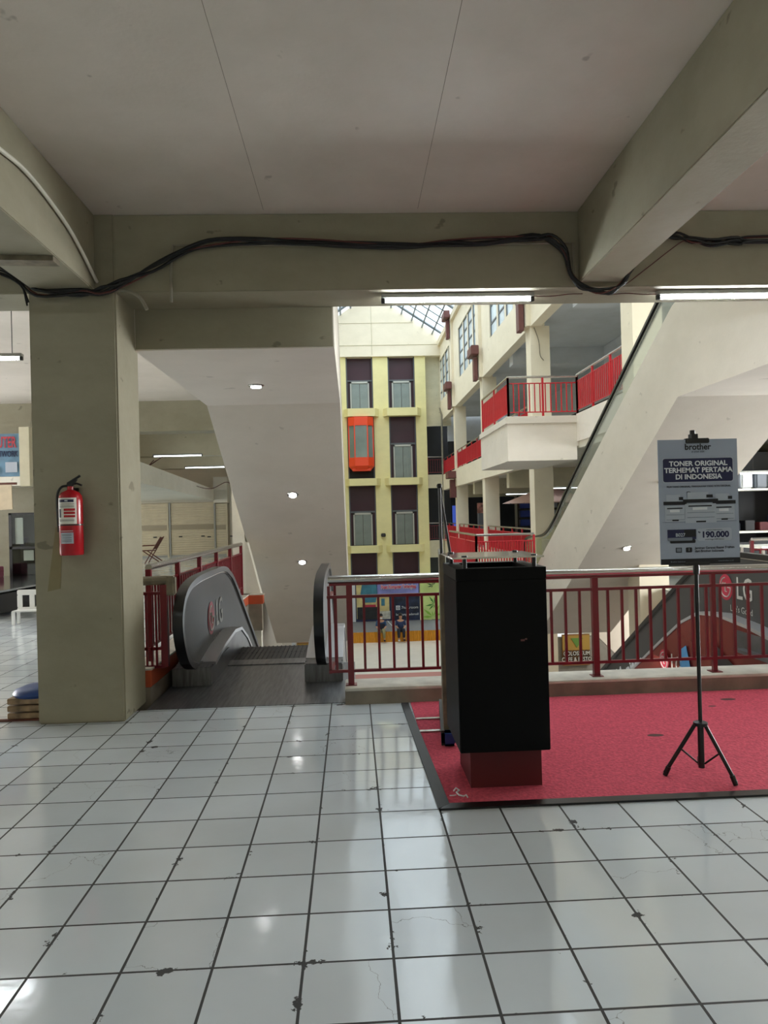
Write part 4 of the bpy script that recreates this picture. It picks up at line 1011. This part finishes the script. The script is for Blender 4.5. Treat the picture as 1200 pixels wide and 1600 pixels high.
bx = thing('cardboard_box', 'pink and purple box on the low glass counter', 'box', (-7.4, 14.6, .45))
b = MB(); b.box(-7.9, -6.95, 14.4, 14.75, .45, .66, .01); obj('box_body', b, M_['pink'], bx)
b = MB(); b.box(-7.9, -6.95, 14.395, 14.75, .56, .575); obj('lid_seam', b, M_['redbox'], bx)
# white plastic chair
ch = thing('plastic_chair', 'white plastic chair partly hidden behind the pillar', 'chair', (-4.97, 11.1, 0))
b = MB(); b.box(-5.5, -5.02, 11.12, 11.18, .20, .45, .01); 
bk = MB(); bk.box(-5.05, -4.62, 11.10, 11.14, .42, .50, .01); bk.box(-5.05, -4.62, 11.10, 11.14, .18, .24, .01)
for i in range(3): x = -5.05+i*.18; bk.box(x, x+.07, 11.105, 11.135, .24, .42, .005)
obj('backrest', bk, M_['white_p'], ch)
b = MB(); b.box(-5.05, -4.62, 10.9, 11.1, .19, .21, .01); obj('seat', b, M_['white_p'], ch)
for x in (-5.03, -4.64):
    for y in (10.93, 11.1):
        b = MB(); b.box(x-.02, x+.02, y-.02, y+.02, 0, .2, .005); obj('leg', b, M_['white_p'], ch)
# stack with a blue cushion beside the pillar
st = thing('wooden_crate', 'low wooden slat crate beside the foot of the pillar', 'crate', (-2.5, 5.75, 0))
for i in range(3):
    b = MB(); b.box(-2.64, -2.37, 5.6, 5.92, .012+i*.055, .055+i*.055, .004); obj('slat_board', b, mat('weathered_wood', '#9a8264', .8, var=.5, scale=12) if i == 0 else bpy.data.materials['weathered_wood'], st)
b = MB(); b.box(-2.70, -2.37, 5.58, 5.62, 0.0, .014); obj('base_batten', b, M_['wood'], st)
b = MB(); b.lathe([(.0, 0), (.17, 0), (.185, .02), (.17, .045), (.10, .072), (.0, .08)], (-2.46, 5.74, .166), 28); tag(obj('stool_lid', b, M_['blue'], None, True), 'round blue plastic lid on the wooden crate beside the pillar', 'lid')

# shutters at the end of the left gallery
def shutter(x0, x1, y, z1, label):
    t = thing('roller_shutter', label, 'shutter', ((x0+x1)/2, y, 0), 'shutters of the closed shops')
    b = MB(); n = int(z1/.09)
    pts = []
    for i in range(n):
        z = i*z1/n; pts += [(y, z), (y-.018, z+z1/n*.5)]
    pts.append((y, z1)); pts += [(y+.05, z1), (y+.05, 0)]
    b.prism(pts, 'X', x0+.04, x1-.04); obj('slat_curtain', b, M_['shutter'], t)
    b = MB(); b.box(x0+.04, x1-.04, y-.03, y-.015, z1*.50, z1*.59); obj('middle_band', b, mat('shutter_band', '#9a8e76', .5) if 'shutter_band' not in bpy.data.materials else bpy.data.materials['shutter_band'], t)
    b = MB(); b.box(x0+.04, x1-.04, y-.035, y, 0, .07); obj('bottom_bar', b, M_['lampbody'], t)
    for x in (x0, x1):
        b = MB(); b.box(x-.03, x+.03, y-.05, y+.05, 0, z1); obj('guide_channel', b, M_['lampbody'] if x == x0 else M_['shutter'], t)
    for x in ((x0+x1)/2-.55, (x0+x1)/2+.35):
        b = MB(); b.box(x, x+.14, y-.04, y-.02, z1*.36, z1*.38); obj('keyhole_plate', b, M_['ink'], t)
shutter(-7.42, -5.62, 29.9, 2.2, 'cream roller shutter behind the left gallery, right of the folding chair')
shutter(-9.4, -7.5, 29.9, 2.2, 'cream roller shutter partly hidden behind the pillar')
shutter(-5.56, -5.08, 29.65, 2.12, 'narrow cream shutter at the corner of the closed shops')
b = MB(); b.tube([(-4.55, 29.8, .0), (-4.55, 29.8, 1.75)], .07, 10); tag(obj('red_pipe', b, M_['redfar'], None, True), 'red standpipe against the white wall behind the left railing', 'pipe')
# folding chair
fc = thing('folding_chair', 'dark brown wooden folding chair on the left gallery floor', 'chair', (-7.0, 25.9, 0))
def fcx(y0, b, pts, r=.02): b.tube([(p[0], y0, p[1]) for p in pts], r, 6)
for y in (25.7, 26.15):
    b = MB(); fcx(y, b, [(-6.72, .92), (-7.28, .0)]); obj('back_post', b, M_['wood'], fc)
    b = MB(); fcx(y, b, [(-7.35, .45), (-6.72, .0)]); obj('leg', b, M_['wood'], fc)
    b = MB(); fcx(y, b, [(-7.45, .62), (-6.95, .62)], .018); obj('armrest', b, M_['wood'], fc)
for i in range(5):
    b = MB(); y = 25.74+i*.095; b.tube([(-6.74, y, .9), (-6.98, y, .5)], .022, 5); obj('back_slat', b, M_['wood'], fc)
b = MB(); b.box(-7.4, -6.98, 25.7, 26.15, .43, .46); obj('seat', b, M_['wood'], fc)
# wires sagging under the gallery beams
for k, pts in enumerate(([(-6.2, 18.3, 3.12), (-5.8, 18.3, 3.0), (-5.4, 18.3, 2.72), (-5.2, 18.3, 2.7), (-4.9, 18.3, 3.0)], [(-5.3, 18.4, 2.72), (-5.0, 18.4, 2.9), (-4.7, 18.4, 3.1)], [(-5.6, 24.1, 2.9), (-5.1, 24.1, 2.6), (-4.6, 24.1, 2.5), (-4.1, 24.1, 2.7), (-3.8, 24.1, 2.45)])):
    b = MB(); b.tube(smooth_path(pts), .012, 6); tag(obj('electric_cable', b, M_['redwire'], None, True), ('loose cable sagging left of the gallery tube lamps', 'short loose cable beside the nearer gallery tube lamp', 'loose cable sagging under the farther gallery tube lamp')[k], 'cable')

# ------------------------------------------------------------------ stage, banners and people on the ground floor
sgt = thing('stage', 'low grey stage with a gold skirt in front of the elevator tower', 'stage', (2, 38.8, -5.0))
b = MB(); b.box(-2.0, 4.95, 37.0, 40.7, -4.95, -4.48); obj('stage_deck', b, M_['stage'], sgt)
b = MB(); n = 220; pts = [(-2.0+6.95*i/n, 36.93+.03*math.sin(i*1.9)) for i in range(n+1)]
for i in range(n):
    v = [b.bm.verts.new((pts[i][0], pts[i][1], -5.0)), b.bm.verts.new((pts[i+1][0], pts[i+1][1], -5.0)), b.bm.verts.new((pts[i+1][0], pts[i+1][1]+.02, -4.47)), b.bm.verts.new((pts[i][0], pts[i][1]+.02, -4.47))]
    b.bm.faces.new(v)
obj('gold_skirt', b, M_['skirt'], sgt)
bn = thing('backdrop_banner', 'large printed banner with a building picture and pink lettering behind the stage', 'banner', (1.9, 40.6, -4.45))
b = MB(); b.box(.08, 3.65, 40.62, 40.68, -4.45, -2.0); obj('banner_sheet', b, mat('banner_navy', '#27305c', .5, var=.35, scale=1.2), bn)
def bp_(x0, x1, z0, z1, m, l=1, nm='print_block'):
    b = MB(); b.box(x0, x1, 40.62-l*.006-.004, 40.62-l*.006, z0, z1); return obj(nm, b, m, bn)
sky_p = mat('print_sky', '#8a8fd0', .5, var=.3, scale=1.4); tealp = mat('print_teal', '#3f7f95', .5, var=.3, scale=3); creamp = mat('print_cream', '#d9c98c', .5, var=.3, scale=2); darkp = mat('print_dark', '#23262a', .5, var=.6, scale=3)
bp_(1.2, 3.62, -3.05, -2.0, sky_p); bp_(.12, 1.3, -4.3, -2.0, creamp, 1)
b = MB(); b.prism([(.35, -2.9), (.45, -2.35)]+[(.45+.8*i/8, -2.35+.12*math.sin(PI*i/8)) for i in range(9)]+[(1.3, -2.9), (1.2, -3.4), (.5, -3.4)], 'Y', 40.595, 40.605); obj('print_tower', b, tealp, bn)
bp_(.15, 1.35, -4.35, -3.65, darkp, 5); bp_(.45, 1.2, -3.65, -3.52, M_['lgred'], 6); bp_(1.35, 1.95, -3.9, -3.0, creamp, 3); bp_(1.5, 1.7, -3.6, -3.2, tealp, 4); bp_(1.4, 2.0, -4.35, -3.9, mat('print_truck', '#c4c3b8', .5, var=.4, scale=6), 4)
bp_(2.0, 3.62, -4.4, -3.05, mat('print_night', '#1e2a44', .5, var=.9, scale=2.5), 2)
bp_(2.32, 2.55, -3.86, -3.62, M_['printw'], 5)
b = MB(); b.tube([(2.435+.06*math.cos(a*PI/8), 40.58, -3.74+.06*math.sin(a*PI/8)) for a in range(17)], .015, 5); obj('print_symbol', b, M_['navy'], bn)
pinkm = mat('print_pink', '#d8405e', .5)
text('Bandung Trade Mall', .36, M_['printw'], bn, (2.45, 40.585, -2.16), (1, 0, 0), (0, 0, 1), bold=.03, squash=.75); text('Bandung Trade Mall', .36, pinkm, bn, (2.45, 40.575, -2.16), (1, 0, 0), (0, 0, 1), bold=.004, squash=.75)
text('Pusat Komputer Terlengkap', .28, M_['printw'], bn, (2.5, 40.585, -2.56), (1, 0, 0), (0, 0, 1), bold=.03, squash=.62); text('Pusat Komputer Terlengkap', .28, pinkm, bn, (2.5, 40.575, -2.56), (1, 0, 0), (0, 0, 1), bold=.006, squash=.62)
text('7tup.room', .22, M_['printw'], bn, (3.1, 40.585, -3.74), (1, 0, 0), (0, 0, 1)); text('bandungtrademall', .18, M_['printw'], bn, (2.95, 40.585, -4.12), (1, 0, 0), (0, 0, 1))
lf = thing('leaf_poster', 'pale green poster with bamboo leaves right of the stage banner', 'poster', (4.3, 40.6, -4.45))
b = MB(); b.box(3.72, 5.1, 40.62, 40.68, -4.45, -2.0); obj('poster_sheet', b, mat('poster_pale_green', '#cbe08e', .5, var=.25, scale=.8), lf)
def leafy(cx, cz, s, a0, n, m):
    for i in range(n):
        a = math.radians(a0+i*200/n); d = Vector((math.cos(a), 0, math.sin(a))); e = Vector((-d.z, 0, d.x)); o = Vector((cx, 40.612, cz)); L_ = s*(.7+.3*math.sin(i*2.3))
        b = MB(); b.bm.faces.new([b.bm.verts.new(o+d*L_*.05), b.bm.verts.new(o+d*L_*.5+e*L_*.1), b.bm.verts.new(o+d*L_), b.bm.verts.new(o+d*L_*.5-e*L_*.1)]); obj('leaf_print', b, m, lf)
leafy(4.45, -2.55, .45, 60, 6, mat('leaf_dark', '#2c4a35', .6)); leafy(4.5, -3.6, .6, 90, 6, mat('leaf_mid', '#4c8a3a', .6)); leafy(4.4, -4.3, .8, 20, 5, mat('leaf_light', '#8fc24a', .6))
b = MB(); b.box(-.12, .06, 40.5, 40.6, -4.45, -1.9); tag(obj('banner_frame', b, M_['printw']), 'white upright frame left of the stage banner', 'frame')
stick = MB(); stick.tube([(2.0, 38.6, -4.46), (1.75, 38.9, -4.2)], .02, 6); tag(obj('white_stick', stick, M_['printw']), 'white stick lying on the stage between the two people', 'stick')

def person(x, y, zseat, label, shirt, trousers, hat=None, mask=False):
    t = thing('person', label, 'person', (x, y, -5.0))
    def skin(name, verts, edges, rad, m, lv=1, root=0):
        me = bpy.data.meshes.new(name); me.from_pydata(verts, edges, [])
        o = bpy.data.objects.new(name, me); COL.objects.link(o)
        sm = o.modifiers.new('s', 'SKIN'); sb = o.modifiers.new('d', 'SUBSURF'); sb.levels = lv; sb.render_levels = lv
        for i, r in enumerate(rad):
            me.skin_vertices[0].data[i].radius = (r, r)
        me.skin_vertices[0].data[root].use_root = True
        dg = bpy.context.evaluated_depsgraph_get(); em = bpy.data.meshes.new_from_object(o.evaluated_get(dg))
        bpy.data.objects.remove(o); b = MB(); b.bm.from_mesh(em)
        return b
    s = zseat
    V = [(x, y, s+.10), (x, y-.02, s+.30), (x, y-.04, s+.50), (x, y-.05, s+.58), (x, y-.07, s+.72), (x, y-.07, s+.82),
         (x-.19, y-.04, s+.50), (x-.24, y-.10, s+.25), (x-.13, y-.30, s+.16), (x+.19, y-.04, s+.50), (x+.24, y-.10, s+.25), (x+.13, y-.30, s+.16),
         (x-.10, y-.02, s+.08), (x-.13, y-.42, s+.10), (x-.12, y-.40, s-.32), (x-.12, y-.52, s-.36), (x+.10, y-.02, s+.08), (x+.13, y-.42, s+.10), (x+.14, y-.36, s-.32), (x+.15, y-.48, s-.36)]
    E_ = [(0, 1), (1, 2), (2, 3), (3, 4), (4, 5), (2, 6), (6, 7), (7, 8), (2, 9), (9, 10), (10, 11), (0, 12), (12, 13), (13, 14), (14, 15), (0, 16), (16, 17), (17, 18), (18, 19)]
    R_ = [.14, .13, .12, .055, .095, .085, .055, .045, .03, .055, .045, .03, .085, .07, .045, .035, .085, .07, .045, .035]
    if mask:
        b = MB(); b.lathe([(.0, 0), (.07, .0), (.075, .05), (.0, .07)], (x, y-.12, s+.66), 10); obj('face_mask', b, M_['printw'], t, True)
        b = MB(); b.box(x-.1, x+.2, y-.22, y-.13, s+.12, s+.42, .05); obj('dark_bag', b, M_['darkcloth'], t)
    o = obj('body', skin('b', V, E_, R_, M_['skin'], 2), M_['skin'], t, True)
    # jacket and trousers slightly larger than the body
    Vs = [V[i] for i in (0, 1, 2, 6, 7, 9, 10)]; o = obj('jacket', skin('j', Vs, [(0, 1), (1, 2), (2, 3), (3, 4), (2, 5), (5, 6)], [.165, .16, .14, .075, .06, .075, .06], shirt, 2), shirt, t, True)
    Vs = [V[i] for i in (0, 12, 13, 14, 16, 17, 18)]; o = obj('trousers', skin('t', Vs, [(0, 1), (1, 2), (2, 3), (0, 4), (4, 5), (5, 6)], [.155, .1, .09, .07, .1, .09, .07], trousers, 2), trousers, t, True)
    for q in (15, 19):
        b = MB(); p = V[q]; b.box(p[0]-.05, p[0]+.05, p[1]-.08, p[1]+.16, s-.45, s-.36, .03); obj('shoe', b, M_['darkcloth'] if q == 19 else M_['printw'], t)
    b = MB(); b.lathe([(.0, -.01), (.098, 0), (.108, .06), (.08, .12), (.0, .145)], (x, y-.06, s+.78), 14); obj('hair', b, M_['hair'] if hat is None else hat, t, True)
    return t
person(1.33, 37.05, -4.46, 'person in a blue jacket and khaki trousers sitting left on the stage edge', M_['bluecloth'], M_['khaki'], None, True)
person(2.33, 37.05, -4.46, 'person in dark blue clothes sitting on the stage edge, right of the pair', mat('navy_cloth', '#26355c', .8), M_['darkcloth'])

# ------------------------------------------------------------------ lower right: cafe wall, sign, screen
b = MB(); b.box(4.8, 14, 21.0, 21.2, -5, -2.25); struct('wall_cafe', b, mat('grey_partition', '#8f8c84', .7, var=.1))
b = MB(); b.box(-2.1, -.2, 21.0, 21.2, -5, -2.0); struct('wall_cafe_left', b, M_['warm'])
b = MB(); b.box(5.7, 14, 12, 12.2, -5, -.12); struct('wall_right_lower', b, M_['warm'])
b = MB(); b.prism([(5.72, -.12), (5.72, -1.3), (7.0, -2.6), (12, -3.0), (12, -.12)], 'Y', 18.2, 18.4); struct('wall_right_soffit', b, M_['warm'])
b = MB(); b.box(5.72, 9, 11.9, 12.02, -.30, .06); struct('kerb_orange_right', b, M_['orange'], 'orange painted floor edge behind the far right escalator')
def cafe_sign(x0, x1, z0, z1, label, words):
    t = thing('cafe_sign', label, 'sign', ((x0+x1)/2, 20.95, z0))
    b = MB(); b.box(x0, x1, 20.9, 20.98, z0, z1); obj('sign_panel', b, mat('sign_brown', '#8a6238', .6), t)
    b = MB(); b.box(x0, x1, 20.89, 20.9, (z0+z1)/2, z1-.03); obj('sign_upper', b, mat('sign_mustard', '#a9883c', .6), t)
    b = MB(); c = (x0+x1)/2; b.prism([(c-.16, z1-.1), (c+.2, z1-.1), (c+.02, z1-.38)], 'Y', 20.875, 20.885); obj('green_mark', b, mat('sign_green', '#5f8a3a', .6), t)
    if words:
        for i, s in enumerate(('COLOSSEUM', 'CAFE & RESTO')):
            z = (z0+z1)/2-.10-i*.17
            text(s, .17, M_['ink'], t, (c, 20.872, z), (1, 0, 0), (0, 0, 1), bold=.02, squash=.8); text(s, .17, M_['labelw'], t, (c, 20.868, z), (1, 0, 0), (0, 0, 1), bold=.002, squash=.8)
cafe_sign(6.03, 6.83, -3.05, -2.15, 'mustard and brown cafe sign seen through the railing, right of the pedestal', True)
cafe_sign(-1.68, -.6, -3.0, -2.12, 'mustard and brown sign with a green mark at the foot of the left escalator', False)
b = MB(); b.box(-1.82, -1.72, 20.85, 20.95, -3.2, -2.1); tag(obj('white_post', b, M_['printw']), 'white post left of the sign at the foot of the left escalator', 'post')
b = MB(); b.box(5.65, 6.12, 20.85, 20.95, -3.65, -3.35); sc_ = tag(obj('video_screen', b, emission('screen_purple', '#3a2c66', .5)), 'small purple screen low behind the railing, beside the pedestal', 'screen')

# ------------------------------------------------------------------ right gallery shops
# far shop with shelves
sh = thing('shop_shelving', 'dark shop shelving at the far right with a bright top shelf', 'shelving', (8.2, 14.3, 0))
b = MB(); b.box(7.2, 11, 14.9, 15.0, 0, 2.6); obj('back_board', b, M_['dark'], sh)
for z, m in ((1.78, M_['labelw']), (.93, M_['labelw']), (.0, M_['dark'])):
    b = MB(); b.box(7.2, 11, 14.15, 14.9, z, z+.04); obj('shelf', b, m, sh)
for x in (7.2, 8.9, 10.4):
    b = MB(); b.box(x-.03, x+.03, 14.2, 14.9, 0, 2.2); obj('upright', b, M_['redbox'], sh)
b = MB(); b.box(7.2, 11, 14.12, 14.16, .04, .75); obj('front_panel', b, M_['ink'], sh)
random.seed(11)
lab = 'bagged or boxed item on the shelves of the far right shop'
for i in range(9):
    x = 7.42+i*.3; h = random.uniform(.28, .36)
    b = MB(); b.box(x-.12, x+.12, 14.35, 14.6, 1.82, 1.82+h, .03); tag(obj('packaged_item', b, (M_['printw'], M_['posterlight'], M_['printw'], M_['postergrey'])[i % 4]), 'pale packaged item on the bright top shelf of the far right shop', 'package', 'packages on the top shelf')
for i in range(8):
    x = 7.45+i*.3; h = random.uniform(.15, .35)
    b = MB(); b.box(x-.1, x+.1, 14.35, 14.6, .97, .97+h, .01); tag(obj('boxed_product', b, (M_['navy'], M_['darkcloth'], M_['ink'], M_['redbox'])[i % 4]), 'dark boxed product on the middle shelf of the far right shop', 'box', 'boxes on the middle shelf')
b = MB(); b.box(7.33, 7.55, 14.3, 14.34, 1.35, 1.72); tag(obj('video_screen', b, emission('screen_blue', '#7fa6d8', .6)), 'small blue screen in the far right shop', 'screen')
gt = thing('shop_table', 'white table behind the red railing at the far right', 'table', (8.6, 12.6, 0))
b = MB(); b.box(7.1, 10.2, 12.3, 13.1, .72, .76); obj('tabletop', b, M_['white_p'], gt)
for x in (7.15, 10.1):
    for y in (12.35, 13.05):
        b = MB(); b.box(x-.02, x+.02, y-.02, y+.02, 0, .72); obj('leg', b, M_['steel'], gt)
b = MB(); b.tube(smooth_path([(7.9, 12.5, .80), (8.1, 12.6, .86), (8.3, 12.5, .82), (8.5, 12.6, .88), (8.7, 12.5, .80)], 3), .05, 7); tag(obj('green_bag', b, mat('green_plastic', '#2f9a6a', .4, var=.5, scale=20), None, True), 'green plastic bag on the white table at the far right', 'bag')
# cafe umbrella on the lower gallery
um = thing('umbrella', 'pale pink cafe umbrella inside the lower right gallery', 'umbrella', (7.2, 26.3, 0))
b = MB(); b.tube([(7.2, 26.3, 0), (7.2, 26.3, 2.45)], .025, 8); obj('pole', b, M_['steel'], um)
b = MB(); ap = b.bm.verts.new((7.2, 26.3, 2.42)); rg = [b.bm.verts.new((7.2+1.7*math.cos(k*PI/4), 26.3+1.7*math.sin(k*PI/4), 1.78)) for k in range(8)]
for k in range(8): b.bm.faces.new((ap, rg[k], rg[(k+1) % 8]))
obj('canopy', b, mat('pale_pink_canvas', '#e3c3bd', .8), um)
b = MB()
for k in range(8): b.tube([(7.2, 26.3, 2.40), (7.2+1.68*math.cos(k*PI/4), 26.3+1.68*math.sin(k*PI/4), 1.77)], .012, 5)
obj('ribs', b, M_['frame'], um)
random.seed(5)
for i in range(12):
    x = 6.6+(i % 4)*.55; z = .9+(i//4)*.35
    b = MB(); b.box(x, x+.38, 28.2, 28.5, z, z+.26, .01); tag(obj('boxed_product', b, (mat('box_blue', '#2a3f8c', .5) if i == 0 else bpy.data.materials['box_blue'], M_['navy'], M_['posterlight'], M_['darkcloth'])[(i*3) % 4]), 'blue or dark box on the shop shelf below the cafe umbrella', 'box', 'boxes below the cafe umbrella')
ss = thing('shop_shelving', 'dark shelf rack behind the cafe umbrella', 'shelving', (7.6, 28.4, 0))
for z in (.86, 1.21, 1.56, 1.91):
    b = MB(); b.box(6.5, 8.9, 28.15, 28.6, z, z+.03); obj('shelf', b, M_['black'], ss)
for x in (6.5, 8.9):
    b = MB(); b.box(x-.03, x+.03, 28.15, 28.6, 0, 2.1); obj('upright', b, M_['black'], ss)
b = MB(); b.box(6.3, 6.6, 27.0, 27.3, 1.03, 1.25, .02); 
ds = thing('photo_display', 'lit photo panel on a grey stand between the lower gallery columns', 'display', (6.45, 36.0, 0))
b = MB(); b.box(6.15, 6.65, 35.3, 35.4, 1.45, 1.95); obj('photo_panel', b, mat('photo_print', '#c98f86', .5, var=.8, scale=4), ds)
b = MB(); b.box(6.2, 6.6, 35.35, 35.7, 0, 1.45); obj('stand', b, M_['postergrey'], ds)
b = MB(); b.box(5.6, 6.0, 40.2, 40.3, .0, 1.9); tag(obj('video_screen', b, emission('screen_bright_blue', '#3a50a8', .5)), 'tall blue screen glowing in the farthest bay of the lower gallery', 'screen')
for y in (24.8, 31.8): tube_lamp(6.8, 8.0, y, 2.25, 'lit fluorescent tube inside the lower right gallery, %s' % ('nearer' if y < 25 else 'farther'), M_['tubefar'])
# small wire dangling from the balcony column
b = MB(); b.tube(smooth_path([(5.3, 20.36, 6.7), (5.42, 20.34, 6.3), (5.45, 20.34, 5.9), (5.55, 20.34, 5.75)], 4), .012, 5); tag(obj('electric_cable', b, M_['wirebrown'], None, True), 'short wire dangling on the column behind the balcony', 'cable')
# brown vertical drainpipe right of the tower
b = MB(); b.tube([(5.05, 40.4, 7.4), (5.15, 40.4, 7.0), (5.12, 40.4, -5)], .05, 6); tag(obj('drainpipe', b, M_['conduit'], None, True), 'thin drainpipe in the corner right of the elevator tower', 'pipe')
